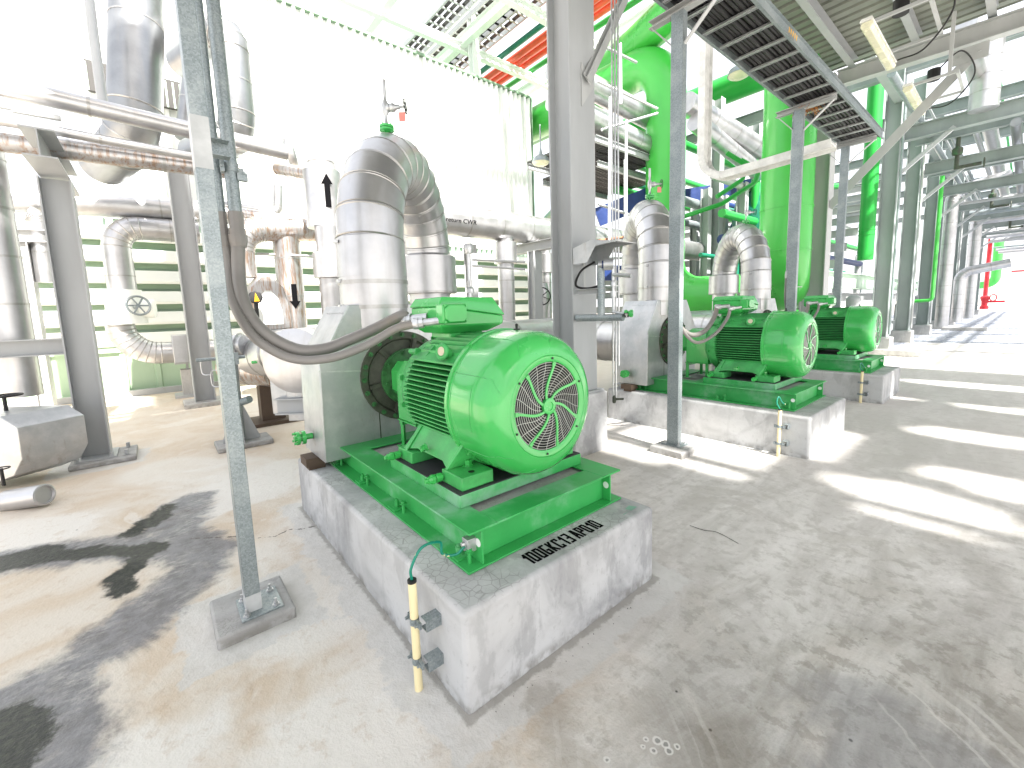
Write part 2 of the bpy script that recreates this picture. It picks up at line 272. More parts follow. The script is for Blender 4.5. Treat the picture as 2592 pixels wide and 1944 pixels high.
# ---------------------------------------------------------------- mesh building
ORG = Vector((0, 0, 0))
class MB:
    def __init__(s): s.v = []; s.f = []; s.mi = []; s.cur = 0
    def add(s, vs, fs):
        o = len(s.v); s.v += [Vector(q) for q in vs]; s.f += [[i+o for i in f] for f in fs]; s.mi += [s.cur]*len(fs); return s
    def box(s, x0, x1, y0, y1, z0, z1):
        return s.add([(x0, y0, z0), (x1, y0, z0), (x1, y1, z0), (x0, y1, z0), (x0, y0, z1), (x1, y0, z1), (x1, y1, z1), (x0, y1, z1)],
                     [(0, 3, 2, 1), (4, 5, 6, 7), (0, 1, 5, 4), (1, 2, 6, 5), (2, 3, 7, 6), (3, 0, 4, 7)])
    def prof(s, poly, p0, p1, up=(0, 0, 1)):        # 2-D profile (u across, v up) swept from p0 to p1
        p0, p1 = Vector(p0), Vector(p1); d = (p1-p0).normalized(); up = Vector(up)
        if abs(d.dot(up)) > .98: up = Vector((1, 0, 0))
        u = d.cross(up).normalized(); v = u.cross(d).normalized(); k = len(poly)
        vs = [p0+u*a+v*b for a, b in poly]+[p1+u*a+v*b for a, b in poly]
        fs = [[i, (i+1) % k, k+(i+1) % k, k+i] for i in range(k)]+[list(range(k))[::-1], list(range(k, 2*k))]
        return s.add(vs, fs)
    def bar(s, p0, p1, w, h=None, up=(0, 0, 1)):
        h = w if h is None else h; return s.prof([(-w/2, -h/2), (w/2, -h/2), (w/2, h/2), (-w/2, h/2)], p0, p1, up)
    def ibeam(s, p0, p1, w, h, t=.014, tw=.01, up=(0, 0, 1)):
        a, b, c = w/2, h/2, tw/2
        return s.prof([(-a, -b), (a, -b), (a, -b+t), (c, -b+t), (c, b-t), (a, b-t), (a, b), (-a, b), (-a, b-t), (-c, b-t), (-c, -b+t), (-a, -b+t)], p0, p1, up)
    def channel(s, p0, p1, w, h, t=.008, up=(0, 0, 1)):
        a, b = w/2, h/2
        return s.prof([(-a, -b), (a, -b), (a, -b+t), (-a+t, -b+t), (-a+t, b-t), (a, b-t), (a, b), (-a, b)], p0, p1, up)
    def tube(s, pts, r, seg=12, caps=True):
        pts = [Vector(p) for p in pts]; k = len(pts); rs = r if isinstance(r, (list, tuple)) else [r]*k
        ts = []
        for i in range(k):
            a = (pts[i]-pts[i-1]).normalized() if i else None; b = (pts[i+1]-pts[i]).normalized() if i < k-1 else None
            t = (a+b) if a is not None and b is not None else (a if a is not None else b)
            ts.append(t.normalized() if t.length > 1e-6 else (b if b is not None else a))
        ref = Vector((0, 0, 1)) if abs(ts[0].z) < .9 else Vector((1, 0, 0))
        u = ts[0].cross(ref).normalized(); vs = []
        for i in range(k):
            if i: 
                u = (u-ts[i]*u.dot(ts[i])); u = u.normalized() if u.length > 1e-6 else ts[i].orthogonal().normalized()
            w_ = ts[i].cross(u)
            st = 1.
            if 0 < i < k-1:
                a = (pts[i]-pts[i-1]).normalized(); cs = max(.5, a.dot(ts[i])); st = 1/cs
                bend = (a-ts[i]*a.dot(ts[i])); bd = bend.normalized() if bend.length > 1e-5 else None
            else: bd = None
            for j in range(seg):
                an = 2*math.pi*j/seg; q = (u*math.cos(an)+w_*math.sin(an))*rs[i]
                if bd is not None: q = q+bd*(q.dot(bd)*(st-1))
                vs.append(pts[i]+q)
        fs = [[i*seg+j, i*seg+(j+1) % seg, (i+1)*seg+(j+1) % seg, (i+1)*seg+j] for i in range(k-1) for j in range(seg)]
        if caps: fs += [list(range(seg))[::-1], list(range((k-1)*seg, k*seg))]
        return s.add(vs, fs)
    def lathe(s, o, d, prof, seg=24, caps=True):     # prof: (distance along d, radius)
        o, d = Vector(o), Vector(d).normalized(); u = d.orthogonal().normalized(); w_ = d.cross(u); vs = []
        for t, r in prof:
            for j in range(seg):
                an = 2*math.pi*j/seg; vs.append(o+d*t+(u*math.cos(an)+w_*math.sin(an))*r)
        k = len(prof); fs = [[i*seg+j, i*seg+(j+1) % seg, (i+1)*seg+(j+1) % seg, (i+1)*seg+j] for i in range(k-1) for j in range(seg)]
        if caps: fs += [list(range(seg))[::-1], list(range((k-1)*seg, k*seg))]
        return s.add(vs, fs)
    def cyl(s, p0, p1, r, seg=12): 
        p0, p1 = Vector(p0), Vector(p1); return s.lathe(p0, p1-p0, [(0, r), ((p1-p0).length, r)], seg)
    def torus(s, c, ax, R, r, seg=24, rs=6, a0=0, a1=2*math.pi):
        c, ax = Vector(c), Vector(ax).normalized(); u = ax.orthogonal().normalized(); w_ = ax.cross(u)
        full = abs(a1-a0) > 6.28; k = seg if full else seg+1; vs = []
        for i in range(k):
            an = a0+(a1-a0)*i/seg; e = u*math.cos(an)+w_*math.sin(an)
            for j in range(rs):
                b = 2*math.pi*j/rs; vs.append(c+e*(R+r*math.cos(b))+ax*(r*math.sin(b)))
        fs = [[i*rs+j, ((i+1) % k)*rs+j, ((i+1) % k)*rs+(j+1) % rs, i*rs+(j+1) % rs] for i in range(k if full else k-1) for j in range(rs)]
        return s.add(vs, fs)
    def bolt(s, p, d, r=.011, h=.014):
        p, d = Vector(p), Vector(d).normalized(); s.lathe(p, d, [(0, r*1.5), (.003, r*1.5)], 12); return s.lathe(p+d*.003, d, [(0, r), (h, r)], 6)
    def build(s, name, mat, parent=None, bevel=0., smooth=35., seg=2):
        me = bpy.data.meshes.new(name); off = ORG
        me.from_pydata([tuple(q-off) for q in s.v], [], s.f); [me.materials.append(M[q] if isinstance(q, str) else q) for q in (mat if isinstance(mat, (list, tuple)) else [mat])]
        if isinstance(mat, (list, tuple)): me.polygons.foreach_set('material_index', s.mi)
        bm = bmesh.new(); bm.from_mesh(me); bmesh.ops.recalc_face_normals(bm, faces=bm.faces); bm.to_mesh(me); bm.free()
        if smooth: me.shade_smooth(); me.set_sharp_from_angle(angle=math.radians(smooth))
        o = bpy.data.objects.new(name, me); S.collection.objects.link(o)
        if parent is not None:
            o.parent = parent
        else: o.location = off
        if bevel:
            b = o.modifiers.new('bevel', 'BEVEL'); b.width = bevel; b.segments = seg; b.limit_method = 'ANGLE'; b.angle_limit = math.radians(40)
        return o
def tag(o, label, cat, group=None, kind=None):
    o['label'] = label; o['category'] = cat
    if group: o['group'] = group
    if kind: o['kind'] = kind
    return o
def thing(name, label, cat, loc=(0, 0, 0), group=None):
    global ORG
    ORG = Vector(loc)
    o = bpy.data.objects.new(name, None); S.collection.objects.link(o); o.location = ORG; o.empty_display_size = .1
    return tag(o, label, cat, group)
def one(name, mb, mat, label, cat, group=None, loc=None, **k):
    global ORG
    if loc is None:
        vs = mb.v; loc = ((min(v.x for v in vs)+max(v.x for v in vs))/2, (min(v.y for v in vs)+max(v.y for v in vs))/2, min(v.z for v in vs))
    ORG = Vector(loc); o = mb.build(name, mat, None, **k); return tag(o, label, cat, group)
def struct(name, mb, mat, kind='structure', **k):
    global ORG
    ORG = Vector((0, 0, 0)); o = mb.build(name, mat, None, **k); o['kind'] = kind; return o
def copy_tree(o, parent=None):
    c = o.copy(); S.collection.objects.link(c)
    if parent is not None: c.parent = parent
    for ch in [q for q in bpy.data.objects if q.parent == o]: copy_tree(ch, c)
    return c
def each(name, mbs, mat, par, **k):
    return [b.build(name, mat, par, **k) for b in mbs]
def dup(o, off, label):
    c = copy_tree(o); c.location = o.location+Vector(off); c['label'] = label; return c
def bez(ps, k=10):                                # smooth curve through points
    ps = [Vector(p) for p in ps]; out = []
    q = [ps[0]*2-ps[1]]+ps+[ps[-1]*2-ps[-2]]
    for i in range(1, len(q)-2):
        for j in range(k):
            t = j/k; a, b, c, d = q[i-1], q[i], q[i+1], q[i+2]
            out.append(.5*((2*b)+(c-a)*t+(2*a-5*b+4*c-d)*t*t+(3*b-a-3*c+d)*t**3))
    return out+[ps[-1]]
def arcpts(c, e1, e2, R, a0, a1, k):
    c, e1, e2 = Vector(c), Vector(e1), Vector(e2)
    return [c+e1*(R*math.cos(a0+(a1-a0)*i/k))+e2*(R*math.sin(a0+(a1-a0)*i/k)) for i in range(k+1)]
def fillet(ps, R, k=5):                           # polyline with rounded (mitred) corners
    ps = [Vector(p) for p in ps]; out = [ps[0]]; marks = []
    for i in range(1, len(ps)-1):
        a = (ps[i-1]-ps[i]).normalized(); b = (ps[i+1]-ps[i]).normalized(); th = a.angle(b)
        if th > 3.1: out.append(ps[i]); continue
        r = min(R, .48*min((ps[i-1]-ps[i]).length, (ps[i+1]-ps[i]).length)*math.tan(th/2)*1.9) if i else R
        t = r/math.tan(th/2); c = ps[i]+(a+b).normalized()*(r/math.sin(th/2)); s0 = ps[i]+a*t; s1 = ps[i]+b*t
        u = (s0-c).normalized(); tot = math.pi-th; w_ = (s1-c)-(u*((s1-c).dot(u))); w_.normalize()
        for j in range(k+1): out.append(c+u*(r*math.cos(tot*j/k))+w_*(r*math.sin(tot*j/k))); marks.append(out[-1])
    out.append(ps[-1]); return out, marks
def clad_pipe(name, label, ps, r, R=None, group=None, mat='clad', bands=1.0, cat='pipe', seg=28, k=5, extra=None, bm='band'):
    """insulated pipe: sheet jacket, raised beads at the joints, straps along straights"""
    path, marks = fillet(ps, R or r*2.2, k); p0 = Vector(ps[0]); lo = min(path, key=lambda q: q.z)
    t = thing(name, label, cat, (p0.x, p0.y, lo.z), group)
    b = MB().tube(path, r, seg); b.cur = 1; cnt = 0
    for i in range(len(path)-1):
        a, c = path[i], path[i+1]; L = (c-a).length; d = (c-a).normalized()
        if i and cnt < 90:
            dd = (path[i]-path[i-1]).normalized()+d; b.torus(a, dd, r*1.0, r*.035+.002, seg, 5); cnt += 1
        m = int(L/bands) if bands else 0
        for j in range(1, m+1): b.lathe(a+d*(L*j/(m+1)), d, [(-.012, r+.001), (-.012, r+.005), (.012, r+.005), (.012, r+.001)], seg, False); cnt += 1
    b.build('jacket', [mat, bm], t, smooth=28)
    if extra: extra(t)
    return t
def pipe(name, label, ps, r, mat, R=None, group=None, cat='pipe', seg=14, k=6):
    path, _ = fillet(ps, R or r*3, k); return one(name, MB().tube(path, r, seg), mat, label, cat, group, smooth=50)
# ================================================================ ground
def gsheet(x0, x1, y0, y1, z): return MB().add([(x0, y0, z), (x1, y0, z), (x1, y1, z), (x0, y1, z)], [(0, 1, 2, 3)])
struct('ground', gsheet(-120, 60, -60, 300, 0), 'ground', smooth=0)
struct('gravel_bed', MB().add([(-8, 15.1, .006), (-2.5, 15.1, .006), (-2.5, 19.6, .006), (12, 20.2, .006), (12, 70, .006), (-8, 70, .006)], [(0, 1, 2, 3, 4, 5)]), 'gravel', smooth=0)
# ================================================================ plinths
PY = (0., 3.88, 7.11)
def plinth(i, lab):
    oy = PY[i]; m = MB()
    x0, x1, y0, y1 = -3.60, -1.235, .748+oy, 1.985+oy
    m.box(x0, x1, y0, y1, -.02, .41); o = one('concrete_plinth', m, 'plinth', lab, 'plinth', 'pump plinths', (-2.4, 1.366+oy, 0), bevel=.022, seg=3, smooth=40)
    return o
pl1 = plinth(0, 'nearest whitewashed concrete plinth with a stencilled code on top'); plinth(1, 'concrete plinth under the middle pump, its end face in full sun'); plinth(2, 'farthest concrete plinth, under the third pump')
# stencilled marking
SG = {'1': [(.1, .75, .5, 1), (.5, 1, .5, 0)], '0': [(0, .12, 0, 1), (0, 1, .8, 1), (.92, .88, .92, 0), (.12, 0, .92, 0)],
      'G': [(.85, 1, .1, 1), (0, .95, 0, .05), (.1, 0, .9, 0), (.92, .05, .92, .38), (.95, .42, .62, .42)],
      'K': [(0, 1, 0, 0), (.85, 1, .15, .5), (.15, .5, .9, 0)], 'C': [(.9, .8, .9, 1), (.85, 1, .1, 1), (0, .95, 0, .05), (.1, 0, .85, 0), (.9, 0, .9, .2)],
      '3': [(0, 1, .85, 1), (.9, .95, .9, .55), (.3, .52, .85, .52), (.9, .47, .9, .05), (.85, 0, 0, 0)],
      'A': [(0, 0, .35, 1), (.35, 1, .6, 1), (.6, 1, .95, 0), (.25, .35, .75, .35)], 'P': [(0, 1, 0, 0), (.1, 1, .85, 1), (.9, .95, .9, .5), (.85, .47, .1, .47)]}
def stencil(txt, o, e1, e2, hgt, wid, gap, lw, th):
    m = MB(); o, e1, e2 = Vector(o), Vector(e1), Vector(e2); nz = e1.cross(e2).normalized(); x = 0
    for ch in txt:
        ww = wid*(.35 if ch == '1' else 1.)
        for k, (ax, ay, bx, by) in enumerate(SG[ch]):
            A = o+e1*(x+ax*wid*.92)+e2*(ay*hgt); B = o+e1*(x+bx*wid*.92)+e2*(by*hgt); d = (B-A).normalized()
            m.prof([(-lw/2, 0), (lw/2, 0), (lw/2, th), (-lw/2, th)], A-d*lw*.42, B+d*lw*.42, nz)
        x += ww+gap+(.012 if ch == '3' else 0)+(wid*.25 if ch == '1' else 0)
    return m
ORG = Vector(pl1.location)
a = at(1150, 1218, Z=.411); b = at(1302, 1136, Z=.411); tl = at(1126, 1202, Z=.411)
TXT = '100GKC13AP010'; raw = sum((.0331*(.35 if ch == '1' else 1.)+.0185+(.012 if ch == '3' else 0)+(.0331*.25 if ch == '1' else 0)) for ch in TXT)-.0185; L = (b.y-a.y)/raw
stencil(TXT, (a.x, a.y, .4112), (0, 1, 0), (-1, 0, 0), a.x-tl.x, .0331*L, .0185*L, .0115, .0012).build('stencil_marking', 'ink', pl1, smooth=0)
mm = MB(); q = at(1350, 1100, Z=.411); mm.add([(q.x, q.y, .4125), (q.x+.035, q.y+.01, .4125), (q.x+.03, q.y+.07, .4125), (q.x-.01, q.y+.05, .4125)], [(0, 1, 2, 3)])
mm.add([(q.x+.03, q.y-.06, .4125), (q.x+.036, q.y-.06, .4125), (q.x+.03, q.y, .4125)], [(0, 1, 2)])
mm.build('paint_spill', simple('faded_green_stain', (.22, .42, .32), .8), pl1, smooth=0)

# ================================================================ pump set
AY, AZ = 1.416, 1.037
pump = thing('pump_set', 'nearest green motor and pump on the stencilled plinth', 'pump', (-2.4, AY, .41), 'pump sets in a row')
FX0, FX1, FY0, FY1, FZ0, FZ1 = -3.38, -1.415, .903, 1.93, .412, .590
m = MB()
for y in (FY0+.075, FY1-.075):
    m.box(FX0, FX1-.012, y-.005, y+.005, FZ0+.010, FZ1-.010)
for x in (FX1-.070, FX0+.075): m.box(x-.005, x+.005, FY0+.08, FY1-.08, FZ0+.010, FZ1-.010)
m.box(FX0, FX1, FY0, FY0+.15, FZ1-.010, FZ1); m.box(FX0, FX1, FY1-.15, FY1, FZ1-.010, FZ1)
m.box(FX1-.138, FX1-.0005, FY0+.15, FY1-.15, FZ1-.0105, FZ1-.0005); m.box(FX0+.0005, FX0+.53, FY0+.15, FY1-.15, FZ1-.0105, FZ1-.0005); m.box(-2.52, -2.40, FY0+.15, FY1-.15, FZ1-.0105, FZ1-.0005)
m.box(FX0-.05, FX1, FY0-.01, FY0+.15, FZ0, FZ0+.010); m.box(FX0, FX1, FY1-.15, FY1+.01, FZ0, FZ0+.010); m.box(FX1-.15, FX1-.0005, FY0+.15, FY1-.15, FZ0, FZ0+.0095)
fr = m.build('base_frame', 'green_dull', pump, bevel=.002, seg=1)
MB().box(FX0+.02, FX1-.082, FY0+.08, FY1-.08, FZ0+.001, FZ1-.022).build('grout_fill', 'footing', pump)
# holes at the beam ends
each('lifting_hole', [MB().cyl((x, y-.0065, .51), (x, y+.0065, .51), .019, 16) for y in (FY0+.075, FY1-.075) for x in (FX1-.040, FX0+.06)], 'bright', fr)
for x in (-3.22, -2.72, -2.2, -1.56):
    b_ = MB(); y = FY0+.025
    b_.box(x-.045, x+.045, y-.025, y+.035, FZ0+.010, FZ0+.018); b_.bolt((x, y+.01, FZ0+.018), (0, 0, 1), .015, .03); b_.cyl((x, y+.01, FZ0+.04), (x, y+.01, FZ0+.062), .008, 8)
    b_.cyl((x+.085, y+.01, FZ0+.010), (x+.085, y+.01, FZ0+.075), .009, 8); b_.bolt((x+.085, y+.01, FZ0+.062), (0, 0, 1), .013, .012)
    b_.build('anchor_bolt', 'green_dull', fr)
m = MB(); m.box(-2.40, -1.63, 1.0, 1.84, .590, .652)
m.build('motor_base', 'green_dull', pump, bevel=.003)
m = MB(); m.box(-2.397, -1.633, 1.003, 1.837, .652, .657); m.build('shim_plate', 'pad', pump)
# motor body: core and fins
m = MB(); m.lathe((-2.30, AY, AZ), (1, 0, 0), [(0, .285), (.56, .285)], 40); m.build('motor_core', 'green_dark', pump)
m = MB()
for k in range(16):
    z = .835+k*.0268; dz = z-AZ; wd = math.sqrt(max(.01, .352**2-dz**2*1.05)); wd = max(wd, .27)
    for sg in (-1, 1):
        y0, y1 = AY+sg*.20, AY+sg*wd
        x0, x1 = -2.315-.02*math.sin(k*.21), -1.735
        m.add([(x0, y0, z), (x1, y0, z), (x1, y1, z), (x0+.035, y1, z), (x0, y1-sg*.03, z), (x0, y0, z+.0075), (x1, y0, z+.0075), (x1, y1, z+.0055), (x0+.035, y1, z+.0055), (x0, y1-sg*.03, z+.0065)],
              [(0, 1, 2, 3, 4), (9, 8, 7, 6, 5), (1, 6, 7, 2), (2, 7, 8, 3), (3, 8, 9, 4), (0, 4, 9, 5), (0, 5, 6, 1)])
for k in range(14):
    y = AY-.235+k*.036; zz = AZ+math.sqrt(.347**2-(y-AY)**2)
    for sg in (1, -1):
        za, zb = AZ+sg*.20, AZ+sg*(zz-AZ)
        m.add([(-2.30, y, za), (-1.75, y, za), (-1.75, y, zb-sg*.03), (-1.775, y, zb), (-2.265, y, zb), (-2.30, y, zb-sg*.03)]+[(-2.30, y+.0065, za), (-1.75, y+.0065, za), (-1.75, y+.0065, zb-sg*.03), (-1.775, y+.0065, zb), (-2.265, y+.0065, zb), (-2.30, y+.0065, zb-sg*.03)],
              [(0, 1, 2, 3, 4, 5), (11, 10, 9, 8, 7, 6)]+[(i, (i+1) % 6, 6+(i+1) % 6, 6+i) for i in range(6)])
m.build('cooling_fins', 'green_rough', pump, smooth=20)
m = MB(); m.lathe((-2.46, AY, AZ), (1, 0, 0), [(0, .17), (0, .26), (.03, .29), (.06, .315), (.15, .325), (.15, .28)], 40)
for k in range(12):
    a_ = k*math.pi/6+.26; m.bolt((-2.392, AY+math.cos(a_)*.318, AZ+math.sin(a_)*.318), (-1, 0, 0), .012, .016)
m.build('end_bell', 'green_rough', pump)
# lifting lug housings with ribs and eye
for sg in (-1, 1):
    m = MB(); yb = AY+sg*.262; yt = AY+sg*.205
    m.add([(-2.33, AY+sg*.285, 1.232), (-1.745, AY+sg*.285, 1.232), (-1.745, AY+sg*.285, 1.244), (-2.33, AY+sg*.285, 1.244), (-2.31, AY+sg*.19, 1.232), (-1.745, AY+sg*.19, 1.232), (-1.745, AY+sg*.19, 1.31), (-2.27, AY+sg*.19, 1.31)],
          [(0, 1, 2, 3), (4, 7, 6, 5), (3, 2, 6, 7), (0, 3, 7, 4), (1, 5, 6, 2), (0, 4, 5, 1)])
    m.box(-2.27, -1.76, min(AY+sg*.15, AY+sg*.2), max(AY+sg*.15, AY+sg*.2), 1.26, 1.325)
    for x in (-2.2, -2.05, -1.83):
        m.add([(x-.012, AY+sg*.283, 1.243), (x+.03, AY+sg*.283, 1.243), (x+.03, AY+sg*.195, 1.322), (x-.012, AY+sg*.195, 1.322), (x-.012, AY+sg*.195, 1.24), (x+.03, AY+sg*.195, 1.24)],
              [(0, 1, 2, 3), (0, 3, 4), (1, 5, 2), (0, 4, 5, 1), (3, 2, 5, 4)])
    m.lathe((-2.40, AY+sg*.24, 1.275), (1, 0, 0), [(0, .017), (.07, .017), (.07, .024), (.10, .024)], 8)
    lug = m.build('lifting_lug', 'green_rough', pump, bevel=.002, seg=1)
    e = MB(); c_ = (-1.945, AY+sg*.285, 1.30); e.torus(c_, (.25, sg*1., .15), .033, .0135, 24, 10); e.cyl((-1.945, AY+sg*.24, 1.285), (-1.945, AY+sg*.285, 1.30), .026, 14); e.build('eye_bolt', 'green_rough', lug)
    MB().lathe((-1.945, AY+sg*.287, 1.302), (.25, sg*1., .15), [(0, .024), (.008, .024)], 16).build('eye_insert', simple('brassy_insert', (.5, .45, .33), .5) if sg < 0 else 'green_rough', lug)
# fan cowl
m = MB(); prof = [(-1.805, .352), (-1.805, .372), (-1.785, .372), (-1.783, .364), (-1.60, .363), (-1.555, .360), (-1.515, .349), (-1.485, .330), (-1.462, .303), (-1.450, .275), (-1.446, .250), (-1.443, .246), (-1.447, .243), (-1.449, .222), (-1.452, .216), (-1.458, .215), (-1.458, .222), (-1.47, .25)]
m.lathe((0, AY, AZ), (1, 0, 0), prof, 96, False)
cowl = m.build('fan_cowl', 'green', pump, smooth=24)
m = MB()                                          # seams pressed into the cowl
def cowlR(x):
    for (a0, r0), (a1, r1) in zip(prof[3:12], prof[4:13]):
        if a0 <= x <= a1: return r0+(r1-r0)*(x-a0)/(a1-a0)
    return .364 if x < -1.6 else .25
for an in (2.0, 2.65, 3.75, 4.3, 5.3, .7, 1.35):
    m.tube([(x, AY+math.cos(an)*(cowlR(x)+.0006), AZ+math.sin(an)*(cowlR(x)+.0006)) for x in [-1.78+.28*i/9 for i in range(10)]], .0016, 5)
    m.tube([(x, AY+math.cos(an+.14*(i/9.))*(cowlR(x)+.0006), AZ+math.sin(an+.14*(i/9.))*(cowlR(x)+.0006)) for i, x in enumerate([-1.50+.035*i/9 for i in range(10)])], .0014, 5)
m.torus((-1.765, AY, AZ), (1, 0, 0), .3643, .0018, 96, 5)
for a0 in (2.0, 3.75): m.torus((-1.60, AY, AZ), (1, 0, 0), .3635, .0012, 20, 5, a0, a0+.6)
m.build('pressed_seam', 'green_rough', cowl)
each('rim_hole', [MB().lathe((-1.447, AY+math.cos(an)*.232, AZ+math.sin(an)*.232), (1, 0, 0), [(0, .0055), (.0045, .0055)], 8) for an in [k*math.pi/3+.42 for k in range(6)]], 'black', cowl)
each('cowl_screw', [MB().bolt((-1.775, AY+math.cos(an)*.363, AZ+math.sin(an)*.363), (0, math.cos(an), math.sin(an)), .007, .008) for an in (2.2, 3.9, 5.2, .8)], 'green', cowl)
m = MB(); m.lathe((-1.70, AY+.02, AZ+.362), (0, 0, 1), [(0, .018), (.008, .016), (.008, .006), (.03, .008), (.034, .003)], 12); m.build('grease_nipple', 'black', cowl)
# grille: rings, swept ribs, hub
gr = MB()
for k in range(13):
    R_ = .060+k*.0126; gr.torus((-1.4575, AY, AZ), (1, 0, 0), R_, .00155, 64, 4)
gr2 = gr.build('grille_rings', simple('grille_wire', (.50, .52, .48), .45), cowl)
gr = MB()
for k in range(7):
    a0 = k*2*math.pi/7+.25; pts = []
    for i in range(11):
        t = i/10; R_ = .035+t*.18; an = a0+math.sin(t*math.pi*.5)*.62; pts.append((-1.452, AY-math.cos(an)*R_, AZ+math.sin(an)*R_))
    for i in range(10):
        gr.bar(pts[i], (pts[i+1][0], pts[i+1][1], pts[i+1][2]), .013 if i < 9 else .02, .006, up=(1, 0, 0))
gr.lathe((-1.462, AY, AZ), (1, 0, 0), [(0, .040), (.016, .040), (.018, .034), (.018, .022), (.013, .020), (.013, .008)], 32)
gr.build('grille_spider', 'green', cowl)
gr = MB()
for k in range(21):
    a0 = k*2*math.pi/21; pts = [(-1.4555, AY-math.cos(a0+math.sin(i/8*math.pi*.5)*.62)*(.05+i/8*.165), AZ+math.sin(a0+math.sin(i/8*math.pi*.5)*.62)*(.05+i/8*.165)) for i in range(9)]
    gr.tube(pts, .0015, 4)
gr.build('grille_wire', gr2.data.materials[0], cowl)
MB().lathe((-1.53, AY, AZ), (1, 0, 0), [(0, .33), (.001, .33)], 40).build('fan_shade_disc', 'black', cowl)  # black disc stands in for the shade behind the grille
m = MB().lathe((-1.495, AY, AZ), (1, 0, 0), [(0, .07), (.012, .06)], 16)
for k in range(9):
    an = k*2*math.pi/9; m.bar((-1.49, AY+math.cos(an)*.05, AZ+math.sin(an)*.05), (-1.49, AY+math.cos(an)*.20, AZ+math.sin(an)*.20), .035, .004, up=(1, math.sin(an)*.7, -math.cos(an)*.7))
m.build('fan_impeller', 'black', cowl)
# feet
for sg in (-1, 1):
    m = MB(); Yo = lambda d: AY+sg*d
    def slab(pts, ya, yb):
        k = len(pts); m.add([(x, Yo(ya(z)), z) for x, z in pts]+[(x, Yo(yb(z)), z) for x, z in pts], [list(range(k)), list(range(k, 2*k))[::-1]]+[[i, (i+1) % k, k+(i+1) % k, k+i] for i in range(k)])
    outer = lambda z: .385-(z-.70)*.62 if z > .70 else .385
    slab([(-2.30, .715), (-2.16, .745), (-1.88, .745), (-1.80, .715), (-1.745, .87), (-2.235, .87)], outer, lambda z: outer(z)-.03)
    for x0, x1 in ((-2.345, -2.17), (-1.84, -1.655)):
        m.box(x0, x1, min(Yo(.385), Yo(.20)), max(Yo(.385), Yo(.20)), .657, .722)
    slab([(-2.26, .72), (-2.235, .72), (-2.2, .86), (-2.235, .86)], lambda z: outer(z)+.012, outer)
    m.add([(-1.80, Yo(.38), .722), (-1.80, Yo(.22), .722), (-1.735, Yo(.19), .88), (-1.745, Yo(.29), .87), (-1.82, Yo(.38), .722), (-1.82, Yo(.22), .722), (-1.76, Yo(.19), .88), (-1.77, Yo(.29), .87)], [(0, 1, 2, 3), (7, 6, 5, 4), (0, 3, 7, 4), (1, 5, 6, 2), (0, 4, 5, 1), (3, 2, 6, 7)])
    ft = m.build('motor_foot', 'green_rough', pump, bevel=.004)
    each('hold_down_bolt', [MB().bolt((x-.045, Yo(.26), .722), (0, 0, 1), .021, .026) for x in (-1.745, -2.27)], 'green', ft)
    MB().lathe((-1.70, Yo(.30), .7225), (0, 0, 1), [(0, .016), (.001, .016)], 16).build('bolt_hole', 'black', ft)
    for x in (-1.83, -2.31):                         # jacking bolts poking out sideways
        jb = MB(); jb.lathe((x, Yo(.375), .685), (0, sg, 0), [(0, .009), (.02, .009), (.02, .022), (.055, .022), (.055, .012), (.06, .012), (.06, .024), (.075, .024), (.075, .020), (.095, .018), (.095, .012), (.11, .012)], 10); jb.build('jacking_bolt', 'green', ft)
    jb = MB(); jb.bolt((-2.03, Yo(.365), .785), (0, sg, -.2), .015, .03); jb.bolt((-2.06, Yo(.365), .78), (0, sg, -.2), .009, .014); jb.build('earth_stud', 'green', ft)
# terminal box
TX0, TX1, TY0, TY1 = -2.40, -2.06, 1.195, 1.635
m = MB()
m.add([(TX0+.05, TY0+.05, 1.385), (TX1-.05, TY0+.05, 1.385), (TX1-.05, TY1-.08, 1.385), (TX0+.05, TY1-.08, 1.385), (TX0, TY0, 1.425), (TX1, TY0, 1.425), (TX1, TY1, 1.425), (TX0, TY1, 1.425),
       (TX0, TY0, 1.535), (TX1, TY0, 1.535), (TX1, TY1, 1.475), (TX0, TY1, 1.475)],
      [(0, 3, 2, 1), (0, 1, 5, 4), (1, 2, 6, 5), (2, 3, 7, 6), (3, 0, 4, 7), (4, 5, 9, 8), (5, 6, 10, 9), (6, 7, 11, 10), (7, 4, 8, 11), (8, 9, 10, 11)])
m.box(-2.34, -2.12, 1.29, 1.52, 1.35, 1.386)
tb = m.build('terminal_box', 'green', pump, bevel=.008)
m = MB(); e = .006
m.add([(TX0-e, TY0-e, 1.5355), (TX1+e, TY0-e, 1.5355), (TX1+e, TY1+e, 1.4755), (TX0-e, TY1+e, 1.4755), (TX0-e, TY0-e, 1.5435), (TX1+e, TY0-e, 1.5435), (TX1+e, TY1+e, 1.4835), (TX0-e, TY1+e, 1.4835),
       (TX0+.02, TY0+.02, 1.589), (TX1-.02, TY0+.03, 1.589), (TX1-.02, TY1-.06, 1.585), (TX0+.02, TY1-.06, 1.585)],
      [(0, 3, 2, 1), (0, 1, 5, 4), (1, 2, 6, 5), (2, 3, 7, 6), (3, 0, 4, 7), (4, 5, 9, 8), (5, 6, 10, 9), (6, 7, 11, 10), (7, 4, 8, 11), (8, 9, 10, 11)])
m.build('box_lid', 'green', tb, bevel=.006)
XA_ = TX1+.06; ya, yb_ = at(957, 676, X=XA_).y, at(1009, 676, X=XA_).y; za, zb_ = at(983, 698, X=XA_).z, at(983, 656, X=XA_).z; yc, zc_, hy, hz = (ya+yb_)/2, (za+zb_)/2, (yb_-ya)/2, (zb_-za)/2
m = MB().box(TX1-.02, XA_, ya, yb_, za, zb_); sb = m.build('auxiliary_box', 'green', tb, bevel=.008)        # small auxiliary box at the corner
